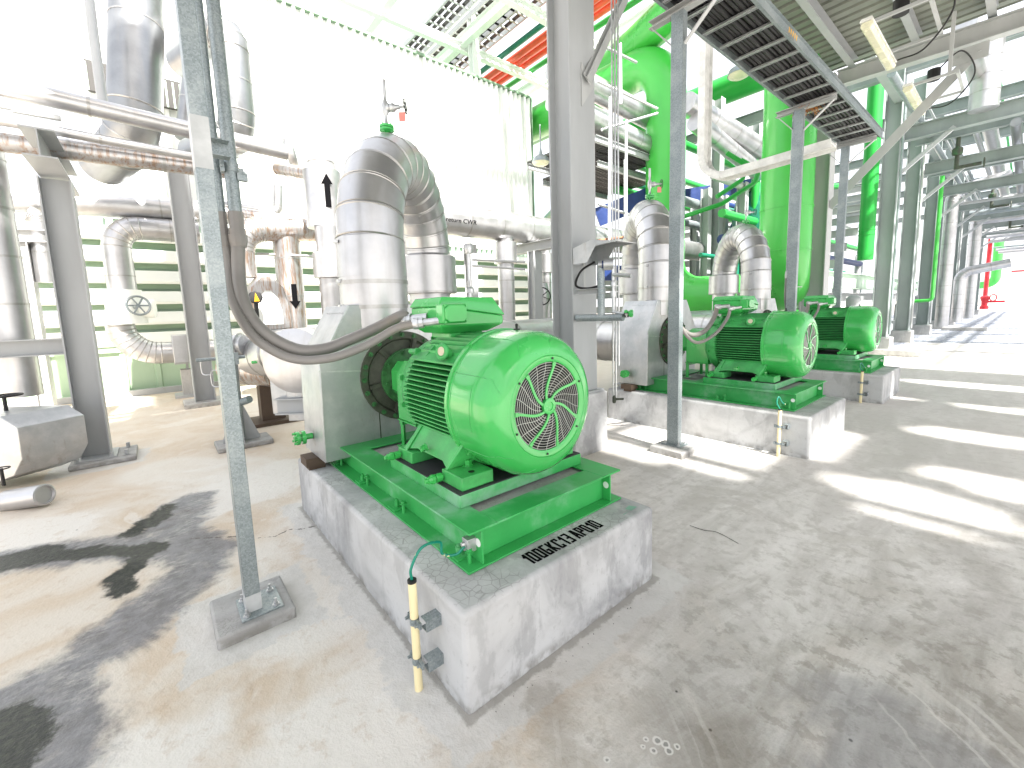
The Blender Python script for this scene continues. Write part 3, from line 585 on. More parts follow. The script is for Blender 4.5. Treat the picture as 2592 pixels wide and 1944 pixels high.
oc = [(-hy*.88, -hz*.55), (-hy*.6, -hz*.88), (hy*.6, -hz*.88), (hy*.88, -hz*.55), (hy*.88, hz*.55), (hy*.6, hz*.88), (-hy*.6, hz*.88), (-hy*.88, hz*.55)]
m = MB(); m.add([(XA_-.001, yc+y, zc_+z) for y, z in oc]+[(XA_+.016, yc+y, zc_+z) for y, z in oc], [list(range(8)), list(range(8, 16))[::-1]]+[[i, (i+1) % 8, 8+(i+1) % 8, 8+i] for i in range(8)]); m.build('small_lid', 'green', sb, bevel=.004)
each('lid_screw', [MB().bolt((XA_-.002, y, z), (1, 0, 0), .006, .01) for y in (ya+.009, yb_-.009) for z in (za+.009, zb_-.009)], 'green', sb)
# coupling guard, neck and stand
m = MB(); gp = [(-.195, -.25), (.195, -.25), (.195, .06), (.13, .145), (.05, .165), (-.05, .165), (-.13, .145), (-.195, .06)]
m.prof(gp, (-2.735, AY, AZ), (-2.45, AY, AZ)); m.build('coupling_guard', 'green', pump, bevel=.006)
m = MB(); gp = [(-.165, -.07), (-.12, -.12), (.12, -.12), (.165, -.07), (.165, .07), (.11, .135), (-.11, .135), (-.165, .07)]
m.prof(gp, (-2.88, AY, AZ), (-2.742, AY, AZ)); m.build('bearing_shroud', 'green', pump, bevel=.005)
m = MB()
for x in (-2.72, -2.47):
    for y in (AY-.18, AY+.18):
        m.box(x-.02, x+.02, y-.004, y+.004, .59, .776); m.box(x-.02, x-.014, min(y, y+.03), max(y, y+.03), .59, .776); m.box(x-.045, x+.045, y-.03, y+.03, .590, .597)
m.box(-2.745, -2.44, AY-.20, AY+.20, .776, .786); m.box(-2.74, -2.70, AY-.19, AY+.19, .745, .775); m.build('guard_stand', 'green', pump, bevel=.002, seg=1)
# casing cover and seal housing
m = MB(); m.lathe((-3.06, AY, AZ), (1, 0, 0), [(0, .335), (.045, .335), (.045, .285), (.03, .27), (.06, .19), (.11, .17)], 48)
for k in range(6):
    an = k*math.pi/3+.2; m.bar((-3.0, AY+math.cos(an)*.17, AZ+math.sin(an)*.17), (-3.01, AY+math.cos(an)*.28, AZ+math.sin(an)*.28), .03, .05, up=(1, 0, 0))
cv = m.build('casing_cover', 'cast', pump)
each('cover_bolt', [MB().bolt((-3.015, AY+math.cos(k*math.pi/10)*.31, AZ+math.sin(k*math.pi/10)*.31), (1, 0, 0), .012, .018) for k in range(20)], 'green_bolt', cv)
m = MB(); m.lathe((-2.96, AY, AZ), (1, 0, 0), [(0, .21), (.03, .21), (.03, .14), (.06, .09), (.09, .06)], 36)
for k in range(8):
    an = k*math.pi/4+.2; m.bolt((-2.93, AY+math.cos(an)*.185, AZ+math.sin(an)*.185), (1, 0, 0), .012, .016)
m.build('seal_housing', 'green_bolt', pump)
m = MB(); m.cyl((-2.91, AY, AZ), (-2.74, AY, AZ), .035, 20); m.lathe((-2.90, AY-.1, AZ-.02), (1, 0, 0), [(0, .03), (.04, .03), (.04, .02), (.07, .02)], 14); m.build('pump_shaft', 'zinc', pump)
# sheet metal casing round the volute
X0, X1, Y0, Y1 = -3.42, -3.03, .80, 2.03
m = MB()
pl = [(Y0, .50), (Y1, .50), (Y1+.0, 1.18), (Y1-.26, 1.575), (1.035, 1.575), (Y0+.015, 1.18)]
k = len(pl); m.add([(X1+(0 if z > .6 else -.0), y, z) for y, z in pl]+[(X0-.10, y+(.0), z) for y, z in pl], [list(range(k)), list(range(k, 2*k))[::-1]]+[[i, (i+1) % k, k+(i+1) % k, k+i] for i in range(k)])
cs = m.build('insulation_casing', 'sheet', pump, bevel=.004)
each('casing_seam', [MB().bar((X1+.003, Y0+.01, 1.135), (X1+.003, 1.12, 1.105), .004, .012), MB().bar((X1+.003, 1.04, 1.57), (X1+.003, Y0+.02, 1.18), .004, .012), MB().bar((X1+.003, Y0+.006, .51), (X1+.003, Y0+.02, 1.17), .004, .014)], 'zinc', cs)
each('rivet', [MB().lathe((X1-.02-.055*t, y_, z_), (0, -1, .5), [(0, .005), (.006, .004)], 6) for t in range(7) for y_, z_ in ((Y0+.052, 1.235), (Y0+.20, 1.52))], 'zinc', cs)
m = MB(); m.box(X1-.005, X1+.002, Y0+.4, Y0+.408, .52, 1.0); m.build('panel_joint', 'cast', cs)
m = MB(); m.lathe((-3.30, .80, .64), (0, -1, 0), [(0, .022), (.05, .022), (.05, .05), (.075, .05), (.075, .03), (.09, .03), (.09, .05), (.11, .05), (.11, .02), (.125, .02)], 20)
for k in range(4):
    an = k*math.pi/2+.6; m.bolt((-3.30+math.cos(an)*.038, .69, .64+math.sin(an)*.038), (0, -1, 0), .009, .016)
m.build('drain_flange', 'green', pump)
m = MB(); m.box(-3.36, -3.2, .72, .86, .44, .50); m.box(-3.33, -3.22, .74, .85, .41, .44); m.build('casing_foot', 'weld', pump)
p2 = dup(pump, (0, PY[1], 0), 'green motor and pump on the middle plinth'); p3 = dup(pump, (0, PY[2], 0), 'farthest green motor and pump of the row')

# discharge arches --------------------------------------------------
FP, RP = Vector((-3.2, 1.3, 0)), Vector((-4.24, 2.35, 0))
def arch(i, lab):
    oy = Vector((0, PY[i], 0)); a, b = FP+oy, RP+oy; mid = (a+b)/2; e = (a-b).normalized(); R_ = (a-b).length/2; zc = 2.05
    t = thing('discharge_pipe', lab, 'pipe', (a.x, a.y, .9), 'arched discharge pipes'); r0, r1 = .240, .228
    pts = [a+Vector((0, 0, 1.02)), a+Vector((0, 0, 1.9)), a+Vector((0, 0, zc))]; N = 13
    arc = arcpts(mid+Vector((0, 0, zc)), e, Vector((0, 0, 1)), R_, 0, math.pi, N)
    pts = [a+Vector((0, 0, 1.38)), a+Vector((0, 0, 1.78))]+arc+[b+Vector((0, 0, 2.1))]
    rs = [.262, .262]+[r0-.0*(j/N) for j in range(N+1)]+[r1]
    sj = MB().tube([pts[0], pts[1]], .247, 40); sj.cur = 1
    for z in (1.74, 1.56): sj.lathe(a+Vector((0, 0, z)), (0, 0, 1), [(-.014, .248), (-.014, .253), (.014, .253), (.014, .248)], 40, False)
    sj.cur = 0; sj.lathe(a+Vector((0, 0, 1.78)), (0, 0, 1), [(0, .250), (.28, .243)], 40, False); sj.build('straight_jacket', ['clad', 'band'], t)
    rsx = []; pp = []
    for j in range(N):                                # shingled elbow segments, each a little proud of the next
        pp += [arc[j]]
    el = MB()
    for j in range(N):
        p, q = arc[j], arc[j+1]; d = (q-p); d0 = (arc[j]-arc[j-1]).normalized() if j else Vector((0, 0, 1)); d2 = (arc[j+2]-arc[j+1]).normalized() if j < N-1 else Vector((0, 0, -1)); dn_ = d.normalized()
        n0 = (d0+dn_).normalized(); n1 = (dn_+d2).normalized(); side = e.cross(Vector((0, 0, 1))); vs = []
        for cpt, nn, rr in ((p, n0, r0*.985), (p, n0, r0*.985+.0), (q, n1, r0*1.012)):
            v_ = nn.cross(side).normalized()
            for s_ in range(40):
                an = 2*math.pi*s_/40; vs.append(cpt+side*(math.cos(an)*rr)+v_*(math.sin(an)*rr*(1/max(.9, nn.dot(dn_)))))
        el.add(vs, [[u*40+s_, u*40+(s_+1) % 40, (u+1)*40+(s_+1) % 40, (u+1)*40+s_] for u in range(2) for s_ in range(40)])
    el.cur = 1
    for j in range(N+1):
        d = ((arc[min(j+1, N)]-arc[max(j-1, 0)])).normalized()
        el.torus(arc[j], d, r0*1.01, .0055, 40, 5)
        if 0 < j < N: el.torus(arc[j]+d*.022, d, r0*1.0, .003, 40, 4)
    el.build('elbow_jacket', ['clad', 'band'], t, smooth=22)
    rj = MB().tube([b+Vector((0, 0, zc+.01)), b+Vector((0, 0, 1.70))], r1, 40).tube([b+Vector((0, 0, 1.72)), b+Vector((0, 0, .35))], .22, 36); rj.cur = 1
    rj.lathe(b+Vector((0, 0, 1.99)), (0, 0, 1), [(0, r1+.004), (.03, r1+.004)], 40, False); rj.build('rear_jacket', ['clad', 'band'], t)
    cl = MB(); cl.lathe(b+Vector((0, 0, 1.71)), (0, 0, 1), [(0, .285), (.012, .295), (.39, .295), (.425, .235)], 40); cl.cur = 1; cl.lathe(b+Vector((0, 0, 1.715)), (0, 0, 1), [(0, .297), (.02, .297)], 40, False); cl.build('flange_box', ['clad', 'band'], t)
    each('toggle_clip', [MB().box(a.x-.02, a.x+.02, a.y-.27, a.y-.248, z-.012, z+.012) for z in (1.75, 1.57, 2.03)], 'zinc', t)
    # vent valve on the crown
    c_ = arc[5]; c_ = Vector((c_.x, c_.y, c_.z+.2))
    v = MB(); v.lathe(c_, (0, 0, 1), [(0, .03), (.06, .018), (.075, .06), (.092, .06), (.092, .058)], 20); v.lathe(c_+Vector((0, 0, .098)), (0, 0, 1), [(0, .06), (.018, .06)], 20)
    for k in range(4):
        an = k*math.pi/2+.5; v.bolt(c_+Vector((math.cos(an)*.045, math.sin(an)*.045, .115)), (0, 0, 1), .008, .014); v.bolt(c_+Vector((math.cos(an)*.045, math.sin(an)*.045, .075)), (0, 0, -1), .008, .014)
    vf = v.build('vent_flange', 'green', t)
    v = MB(); v.lathe(c_+Vector((0, 0, .116)), (0, 0, 1), [(0, .03), (.02, .016), (.08, .014), (.10, .026), (.17, .03), (.21, .014), (.24, .013), (.25, .017), (.36, .015)], 14)
    dv = Vector((.64, .77, .06)).normalized(); v.lathe(c_+Vector((0, 0, .255)), dv, [(0, .02), (.02, .034), (.035, .034), (.035, .028), (.05, .036), (.07, .036), (.09, .02), (.12, .018), (.12, .01), (.17, .01)], 12)
    vv = v.build('vent_valve', 'sheet', t)
    v = MB(); hc = c_+Vector((0, 0, .255))+dv*.165; v.torus(hc, dv, .055, .0045, 20, 6); u_ = dv.orthogonal().normalized()
    for k in range(3): q_ = Matrix.Rotation(k*math.pi/3, 4, dv) @ u_; v.cyl(hc-q_*.055, hc+q_*.055, .003, 6)
    v.build('handwheel', 'black', vv)
    if i < 2: 
        v = MB(); qq = hc-dv*.03+Vector((0, 0, -.075)); v.prof([(-.028, 0), (.028, 0), (.028, .002), (-.028, .002)], qq+Vector((0, 0, -.04)), qq+Vector((0, 0, .035)), up=(.77, -.64, 0)); v.build('tag', 'pink', vv)
    return t
arch(0, 'large aluminium clad arch pipe rising from the nearest pump'); arch(1, 'aluminium clad arch pipe of the middle pump'); arch(2, 'farthest and smallest looking aluminium arch pipe')

# earthing conduits -------------------------------------------------
base = at(905, 1488, Z=0)
def earth(i, lab):
    x, y = base.x, base.y+PY[i]
    t = thing('earthing_conduit', lab, 'conduit', (x, y, 0), 'earthing conduits at the plinth corners'); zt = .47
    m = MB(); m.tube([(x, y, -.02), (x, y, zt)], .0165, 16); m.build('conduit', 'cream', t)
    m = MB(); m.lathe((x, y, zt), (0, 0, 1), [(-.008, .018), (.003, .018), (.004, .006)], 16); m.build('conduit_plug', 'black', t)
    yb = .748+PY[i]
    for z in (.13, .30):
        m = MB(); m.channel((x+.045, yb, z), (x+.045, y+.016, z), .045, .045, .003, up=(0, 0, 1)); br = m.build('bracket', 'galv', t)
        m = MB(); m.lathe((x, y, z-.013), (0, 0, 1), [(0, .019), (.026, .019)], 16); m.box(x-.045, x-.015, y-.008, y+.002, z-.013, z+.013); m.box(x+.012, x+.05, y-.004, y+.006, z-.013, z+.013); m.bolt((x-.033, y-.008, z), (0, -1, 0), .007, .012); m.bolt((x+.035, y-.004, z), (0, -1, 0), .006, .01); m.build('clamp', 'galv', t)
    P0 = Vector((x, y, zt)); pe = Vector((FX1-.075, FY0+.06+PY[i], .50))
    pts = [P0, P0+Vector((.0, .0, .05)), P0+Vector((-.0, .05, .115)), P0+(pe-P0)*.62+Vector((-.03, -.03, .06)), P0+(pe-P0)*.72+Vector((-.03, -.05, .0)), pe+Vector((-.02, -.07, -.035)), pe+Vector((0, -.03, 0))] if i == 0 else [P0, P0+Vector((-.03, .0, .06)), P0+Vector((-.025, .03, .115)), P0+Vector((.0, .05, .06)), P0+Vector((.02, .07, .04))]
    MB().tube(bez(pts, 8), .0058, 8).build('earth_wire', 'wire2', t)
    if i == 0:
        m = MB(); m.box(pe.x-.022, pe.x+.022, pe.y-.035, pe.y+.01, pe.z-.03, pe.z+.03); m.bolt((pe.x, pe.y-.035, pe.z+.01), (0, -1, 0), .01, .015); m.build('earth_lug', 'zinc', t, bevel=.006)
earth(0, 'cream plastic earthing conduit clamped to the nearest plinth'); earth(1, 'cream earthing conduit on the middle plinth corner'); earth(2, 'cream earthing conduit on the farthest plinth corner')

# posts carrying the cable tray -------------------------------------
def post(x, y, w_, lab, foot, ztop, brk=True):
    t = thing('support_post', lab, 'post', (x, y, 0), 'galvanised cable support posts'); fz = foot[4]
    m = MB(); m.box(foot[0], foot[1], foot[2], foot[3], -.01, fz); m.build('concrete_foot', 'footing', t, bevel=.012)
    m = MB(); m.box(x-.11, x+.10, y-.06, y+.12, fz+.0, fz+.010); m.build('base_plate', 'galv', t, bevel=.002)
    m = MB(); hx, hy = w_*.5, w_*.32
    m.channel((x, y, fz+.01), (x, y, ztop), 2*hy, 2*hx, .007, up=(1, 0, 0)); m.build('upright', 'galv', t, bevel=.002, seg=1)
    for dx, dy in ((-.08, -.035), (.07, -.035), (-.08, .09), (.07, .09)):
        b_ = MB(); b_.lathe((x+dx, y+dy, fz+.01), (0, 0, 1), [(0, .017), (.003, .017)], 14); b_.bolt((x+dx, y+dy, fz+.013), (0, 0, 1), .0105, .011); b_.cyl((x+dx, y+dy, fz+.02), (x+dx, y+dy, fz+.045), .006, 8); b_.build('anchor_bolt', 'zinc', t)
    if brk:
        m = MB(); zb = ztop; m.channel((x-.30, y, zb+.03), (x+.42, y, zb+.03), .07, .07, .007); m.bar((x-.28, y, zb), (x, y, zb-.33), .04, .012); m.bar((x+.40, y, zb), (x, y, zb-.33), .04, .012); m.build('tray_bracket', 'steel_lt', t)
    return t
np_ = post(-2.40, .235, .10, 'nearest slim galvanised post on a low concrete foot', (-2.62, -2.262, .07, .40, .06), 4.17)
z0_, z1_ = at(425, 368, X=-2.40).z, at(412, 255, X=-2.40).z
for nm, za_, zb_ in (('touch_up_patch', z0_, z1_), ('touch_up_patch', .07, .155)): MB().box(-2.4515, -2.3485, .2015, .2685, za_, zb_).build(nm, 'patch', np_)
post(-2.25, 3.98, .12, 'galvanised post standing before the middle pump', (-2.42, -2.06, 3.80, 4.16, .07), 4.17)
post(-2.25, 7.24, .12, 'galvanised post between the middle and far pumps', (-2.42, -2.06, 7.06, 7.42, .07), 4.17)
post(-2.25, 9.6, .12, 'last galvanised post, under the end of the cable tray', (-2.42, -2.06, 9.42, 9.78, .07), 4.17)

# conduits by the nearest post --------------------------------------
CX0, CY0 = -2.565, .362
for j, (dx, dy, rr, zt, lab) in enumerate(((0, 0, .030, 1.92, 'thicker steel conduit clipped beside the nearest post'), (-.035, -.056, .020, 1.92, 'thinner steel conduit clipped beside the nearest post'))):
    t = thing('steel_conduit', lab, 'conduit', (CX0+dx, CY0+dy, zt), 'steel conduits'); MB().tube([(CX0+dx, CY0+dy, zt), (CX0+dx, CY0+dy, 4.6)], rr, 16).build('tube', 'galv', t)
    MB().lathe((CX0+dx, CY0+dy, zt), (0, 0, 1), [(-.06, rr+.004), (-.03, rr+.011), (-.0, rr+.011), (.0, rr+.005), (.02, rr+.007), (.03, rr+.007), (.03, rr+.003), (.11, rr+.003)], 10).build('coupling', 'rubber', t)
t = thing('conduit_clamp', 'square bracket with clamps holding conduits to the nearest post', 'bracket', (-2.45, .33, 2.25))
m = MB(); m.channel((-2.47, .27, 2.29), (-2.47, .35, 2.29), .06, .075, .004); m.build('stub_channel', 'galv', t)
m = MB(); m.lathe((CX0, CY0, 2.22), (0, 0, 1), [(0, .034), (.04, .034)], 14); m.box(CX0+.0, CX0+.035, CY0-.045, CY0-.03, 2.21, 2.26); m.box(CX0-.04, CX0-.03, CY0-.06, CY0+.06, 2.22, 2.255); m.box(CX0-.0, CX0+.03, CY0+.02, CY0+.065, 2.18, 2.215); m.bolt((CX0+.02, CY0+.05, 2.215), (1, 0, 0), .007, .015); m.bolt((CX0+.03, CY0-.04, 2.235), (1, 0, 0), .007, .015); m.build('pipe_clamp', 'galv', t)
gl1 = Vector((-2.21, TY0, 1.475)); gl2 = Vector((TX1-.005, TY0-.0, 1.458))
def flex(oy, lab1, lab2, A, pxs, pxs2):
    for lab, st, px, g, rr, gx in ((lab1, A, pxs, gl1+Vector((0, oy, 0)), .031 if oy == 0 else .026, 0), (lab2, A+Vector((-.035, -.056, 0)) if oy == 0 else A+Vector((.03, -.05, 0)), pxs2, gl2+Vector((0, oy, 0)), .023 if oy == 0 else .0175, 1)):
        end = g+Vector((-.10, -.085, -.012)) if gx == 0 else g+Vector((-.085, -.10, -.012))
        pts = [st]+px+[end]; t = thing('flexible_conduit', lab, 'conduit', tuple(end), 'flexible motor conduits')
        MB().tube(bez(pts, 10), rr, 14).build('hose', 'rubber', t, smooth=60)
        d = g-end; m = MB(); m.lathe(end-d*.15, d, [(0, rr+.003), (.012, rr+.010), (.035, rr+.010), (.035, rr+.005), (.05, rr+.007), (.062, rr+.007), (.062, rr*.9), (d.length*1.2, rr*.9)], 10); m.build('gland', 'zinc', t)
A = Vector((CX0, CY0, 1.90))
XS = lambda n, a, b: [a+(b-a)*i/(n-1) for i in range(n)]
k1p = [(515, 574), (521, 635), (543, 687), (576, 722), (615, 745), (656, 757), (708, 752), (752, 735), (813, 709), (868, 682)]
k2p = [(494, 574), (499, 635), (520, 687), (553, 732), (605, 765), (646, 777), (687, 777), (736, 768), (798, 743), (855, 710)]
k1 = [at(x, y, X=X_) for (x, y), X_ in zip(k1p, XS(10, -2.57, -2.31))]; k2 = [at(x, y, X=X_) for (x, y), X_ in zip(k2p, XS(10, -2.60, -2.19))]
flex(0, 'thick grey flexible conduit sagging to the nearest terminal box', 'thin grey flexible conduit hanging below the thick one at the nearest motor', A, k1, k2)
for i, nm in ((1, 'middle'), (2, 'farthest')):
    oy = PY[i]; st = Vector((-2.33, 4.04+(oy-3.88), 1.9))
    kk1 = [st+Vector((0, 0, -.35)), st+Vector((.0, .12, -.58)), Vector((-2.32, 4.42+oy-3.88, 1.18)), Vector((-2.30, 4.70+oy-3.88, 1.21)), Vector((-2.30, 4.92+oy-3.88, 1.36))]
    kk2 = [st+Vector((.03, 0, -.30)), st+Vector((.04, .10, -.6)), Vector((-2.26, 4.42+oy-3.88, 1.10)), Vector((-2.20, 4.72+oy-3.88, 1.17)), Vector((-2.16, 4.92+oy-3.88, 1.33))]
    flex(oy, 'thick flexible conduit looping to the %s terminal box' % nm, 'thin flexible conduit looping to the %s terminal box' % nm, st, kk1, kk2)
    t = thing('steel_conduit', 'steel conduit running down to the %s motor hoses' % nm, 'conduit', tuple(st), 'steel conduits'); MB().tube([st-Vector((0, 0, .04)), st+Vector((0, 0, 2.3))], .02, 12).build('tube', 'galv', t)
    MB().lathe(st, (0, 0, 1), [(-.05, .028), (.0, .03), (.05, .026)], 10).build('coupling', 'sheet', t)
# ================================================================ steel structure
def column(lab, x0, x1, y0, y1, zb, zt, mat='steel', ped=None, group='steel columns of the pipe rack', name='steel_column'):
    t = thing(name, lab, 'column', ((x0+x1)/2, (y0+y1)/2, 0), group)
    cx, cy = (x0+x1)/2, (y0+y1)/2
    m = MB(); m.ibeam((cx, cy, zb), (cx, cy, zt), y1-y0, x1-x0, .022, (y1-y0)*.55, up=(1, 0, 0)); m.build('shaft', mat, t, bevel=.003, seg=1)
    if ped: m = MB(); m.box(*ped[:4], -.02, ped[4]); m.build('pedestal', 'plinth' if ped[4] > .5 else 'footing', t, bevel=.015)
    m = MB(); m.box(x0-.05, x1+.05, y0-.05, y1+.05, zb-.0, zb+.02); m.build('base_plate', mat, t)
    return t
c1 = column('big grey H column on a tall concrete pedestal behind the nearest motor', -3.17, -2.88, 3.17, 3.53, .63, 6.2, ped=(-3.3, -2.8, 3.08, 3.60, .63))
column('grey H column rising between the middle and farthest pumps', -3.36, -2.90, 11.30, 11.66, .35, 6.2, 'steel_lt', ped=(-3.4, -2.8, 11.2, 11.75, .35))
ky = [15.9, 19.4, 23.75, 28.2, 32.5, 37, 43, 50]
for i, y in enumerate(ky):
    column('%s column of the far rack row' % ['first pale grey', 'second grey, on a low block,', 'third grey', 'fourth grey', 'fifth grey', 'sixth grey', 'seventh grey', 'eighth and last grey'][i], -2.88, -2.52, y, y+.36, .40, 8.5, 'steel_far', ped=(-2.98, -2.42, y-.1, y+.46, .40))
# bracket brace on the big column
t = thing('diagonal_brace', 'short angle brace bolted to the top of the big column', 'brace', tuple(at(1265, 165, X=-2.85)), 'diagonal braces')
pa, pb = at(1266, 168, X=-2.84), at(1350, -40, X=-2.55)
pb = at(1372, -60, Y=4.6); m = MB(); m.bar(pa, pb, .09, .012, up=(1, 0, 0)); m.bar(pa+Vector((.03, 0, -.035)), pb+Vector((.03, 0, -.035)), .012, .08, up=(0, 0, 1)); m.build('angle', 'steel_lt', t)
m = MB(); m.add([pa+Vector((-.04, -.03, .14)), pa+Vector((-.04, -.03, -.25)), pa+Vector((-.04, .16, -.02)), pa+Vector((-.028, -.03, .14)), pa+Vector((-.028, -.03, -.25)), pa+Vector((-.028, .16, -.02))], [(0, 1, 2), (5, 4, 3), (0, 3, 4, 1), (1, 4, 5, 2), (2, 5, 3, 0)]); m.build('gusset', 'steel_lt', t)
# canopy ------------------------------------------------------------
ZD = 6.42
def beam(name, lab, p0, p1, w_, h_, mat='steel', group=None, up=(0, 0, 1), cat='beam'):
    return one(name, MB().ibeam(p0, p1, w_, h_, max(.012, w_*.08), max(.01, w_*.06), up), mat, lab, cat, group)
t = thing('canopy_beam', 'long grey beam under the canopy end, carried by the column past the pumps', 'beam', (-2.9, 11.42, 6.0), 'canopy beams')
m = MB(); m.ibeam((-2.88, 11.42, 6.07), (5.8, 11.42, 5.79), .2, .30, .016, .012); m.build('girder', 'steel_lt', t)
for k, (yy,) in enumerate(((3.35,), (-2.,))): beam('canopy_beam', ['canopy beam over the big column', 'canopy beam behind the camera'][k], (-3.4, yy, 6.02), (5.8, yy, 5.78), .2, .28, 'steel', 'canopy beams')
for i, x in enumerate((-3.28, -2.62, -1.66, -.72, .22, 1.2, 2.2, 5.6)):
    one('purlin', MB().channel((x, -2.1, 6.29), (x, 11.5, 6.29), .11, .20, .012), 'steel', '%s purlin under the canopy sheets' % ['leftmost', 'second', 'third', 'fourth', 'fifth', 'sixth', 'seventh', 'rightmost'][i], 'purlin', 'canopy purlins')
# sheets with trapezoid ribs running along X; unseen gaps right of the frame are shaped to cast the sun patches
SH = SUN.x/SUN.z*6.42                               # how far along X the canopy edge throws its shadow on the floor
gh = [(-3.7, -1.5, 3.70, 4.62), (-1.36, -1.12, 4.7, 5.95), (-3.0, -2.2, 3.58, 3.64), (-4.3, -3.9, 3.8, 4.1), (-4.2, -3.8, 4.25, 4.5), (-1.5, -.9, 8.45, 8.62), (-2.4, -2.0, 8.3, 8.4)]
rq = random.Random(5)
for (cx_, cy_, rx_, ry_) in ((-.42, 4.15, .50, .36), (.15, 4.95, .55, .26), (-.2, 6.6, .5, .25), (.3, 8.4, .8, .22), (-.2, 10.4, 1.2, .3)):
    yy_ = cy_-ry_
    while yy_ < cy_+ry_:
        h_ = math.sqrt(max(0, 1-((yy_+.06-cy_)/ry_)**2))*rx_; g0 = cx_-h_+rq.uniform(-.12, .12); g1 = cx_+h_+rq.uniform(-.12, .12)
        if g1 > g0+.15:
            br = rq.uniform(g0, g1)
            gh += [(g0, br-.02, yy_, yy_+.12), (br+.04, g1, yy_, yy_+.12)] if rq.random() < .6 else [(g0, g1, yy_, yy_+.12)]
        yy_ += .12
DY_ = SUN.y/SUN.z*6.42
holes = [(a_+SH, b_+SH, c_+DY_, d_+DY_) for a_, b_, c_, d_ in gh]
t = thing('canopy_roof', 'ribbed metal canopy sheets over the pumps', 'roof', (0, 3, ZD)); xs = sorted(set([-3.5, 9.]+[h[0] for h in holes]+[h[1] for h in holes]+[-.3]))
pitch = .24; m = MB(); y = -2.16
prf = [(0, 0), (.15, 0), (.17, .05), (.22, .05)]
while y < 11.55:
    for (ya, za), (yb, zb) in zip(prf, prf[1:]+[(pitch, 0)]):
        yc = y+(ya+yb)/2; hs = sorted((h[0], h[1]) for h in holes if h[2] <= yc <= h[3]); x_ = -3.5; segs = []
        for h0, h1 in hs:
            if h0 > x_: segs.append((x_, h0))
            x_ = max(x_, h1)
        segs.append((x_, 5.75))
        for xa, xb in segs:
            m.add([(xa, y+ya, ZD+za), (xb, y+ya, ZD+za), (xb, y+yb, ZD+zb), (xa, y+yb, ZD+zb)], [(0, 1, 2, 3)])
    y += pitch
m.build('ribbed_sheets', 'deck', t, smooth=0)
MB().box(-5.6, -.9, -1.2, .15, 9.5, 9.62).build('shade_slab', 'deck', t)  # unseen slab added above the canopy to shade the back left column
# cross beams and longitudinal beams of the far rack
zz = [5.9, 5.6, 5.55, 5.5, 5.5, 5.5, 5.5, 5.5]
for i, y in enumerate(ky[:7]):
    beam('rack_beam', 'lower cross beam from the %s rack column' % ['first', 'second', 'third', 'fourth', 'fifth', 'sixth', 'seventh'][i], (-2.5, y+.18, zz[i]), (6.5, y+.18, zz[i]), .22, .36, 'steel_far', 'cross beams of the far rack')
    beam('rack_beam', 'upper cross beam above the %s rack column' % ['first', 'second', 'third', 'fourth', 'fifth', 'sixth', 'seventh'][i], (-9, y+.18, zz[i]+1.75), (6.5, y+.18, zz[i]+1.75), .22, .34, 'steel_far', 'cross beams of the far rack')
beam('rack_beam', 'pale green girder running behind the far pumps', (-3.3, 10.5, 2.02), (-3.3, 27, 2.02), .2, .42, 'mint', 'long girders behind the pumps')
beam('rack_beam', 'lower pale girder below the green one', (-4.6, 11, 1.62), (-4.6, 33, 1.62), .2, .3, 'steel_lt', 'long girders behind the pumps')
for i, (x, z) in enumerate(((-2.6, 6.9), (6, 5.9))): beam('rack_beam', ['long girder over the far columns', 'girder at the far side of the lane'][i], (x, 12, z), (x, 60, z), .2, .3, 'steel', 'long girders behind the pumps')
for i, y in enumerate((15.9, 23.75, 32.5, 43)): column('%s column on the far side of the lane' % ['nearest', 'second', 'third', 'fourth'][i], 5.9, 6.2, y, y+.3, .3, 8.5, 'steel_far', ped=(5.8, 6.3, y-.1, y+.4, .3))
t = thing('diagonal_brace', 'long flat diagonal brace rising from the column to the canopy beam', 'brace', (-2.6, 11.4, 3.8), 'diagonal braces'); pa, pb = at(1790, 448, Y=11.38), at(2090, 132, Y=11.38)
m = MB(); m.bar(pa, pb, .012, .17, up=(0, 0, 1)); m.build('flat_bar', 'steel_lt', t); m = MB(); m.bar(pb+Vector((-.2, -.02, .1)), pb+Vector((.25, -.02, .1)), .01, .26); 
for k in range(3): m.bolt(pb+Vector((-.1+.12*k, -.03, .1)), (0, -1, 0), .02, .02)
m.build('gusset', 'steel_lt', t)
# stone bases: kerbs by the gravel
one('kerb', MB().box(-2.95, -1.6, 14.6, 14.85, 0, .17), 'kerb', 'low concrete kerb block behind the third pump', 'kerb', 'kerbs', bevel=.015)
one('kerb', MB().box(-2.4, -1.0, 27.0, 27.25, 0, .15), 'kerb', 'farther concrete kerb on the gravel', 'kerb', 'kerbs', bevel=.015)
# cable tray --------------------------------------------------------
t = thing('cable_tray', 'long dark ladder tray of cables hanging over the posts', 'cable tray', (-2.1, 5, 4.24), 'cable trays')
for x, nm in ((-2.35, 'left'), (-1.80, 'right')):
    m = MB(); m.channel((x, .1, 4.30), (x, 9.95, 4.30), .03, .13, .004, up=(0, 0, 1)); m.build('side_rail', 'galv', t)
y = .4
while y < 9.9:
    m = MB(); m.box(-2.335, -1.815, y, y+.03, 4.242, 4.262); m.box(-2.335, -1.815, y+.04, y+.05, 4.242, 4.262); m.build('rung', 'zinc', t); y += .38
m = MB(); 
for k in range(11): m.tube([(-2.30+.046*k, .1, 4.285+.004*(k % 3)), (-2.30+.046*k+.01*math.sin(k), 5, 4.287), (-2.30+.046*k, 9.9, 4.285)], .017+.005*((k*7) % 3), 8)
m.build('cable', 'black', t); MB().box(-2.33, -1.82, .1, 9.9, 4.33, 4.335).build('tray_cover', 'window', t)
ty = at(1672, 88, Z=4.30).y
m = MB(); 
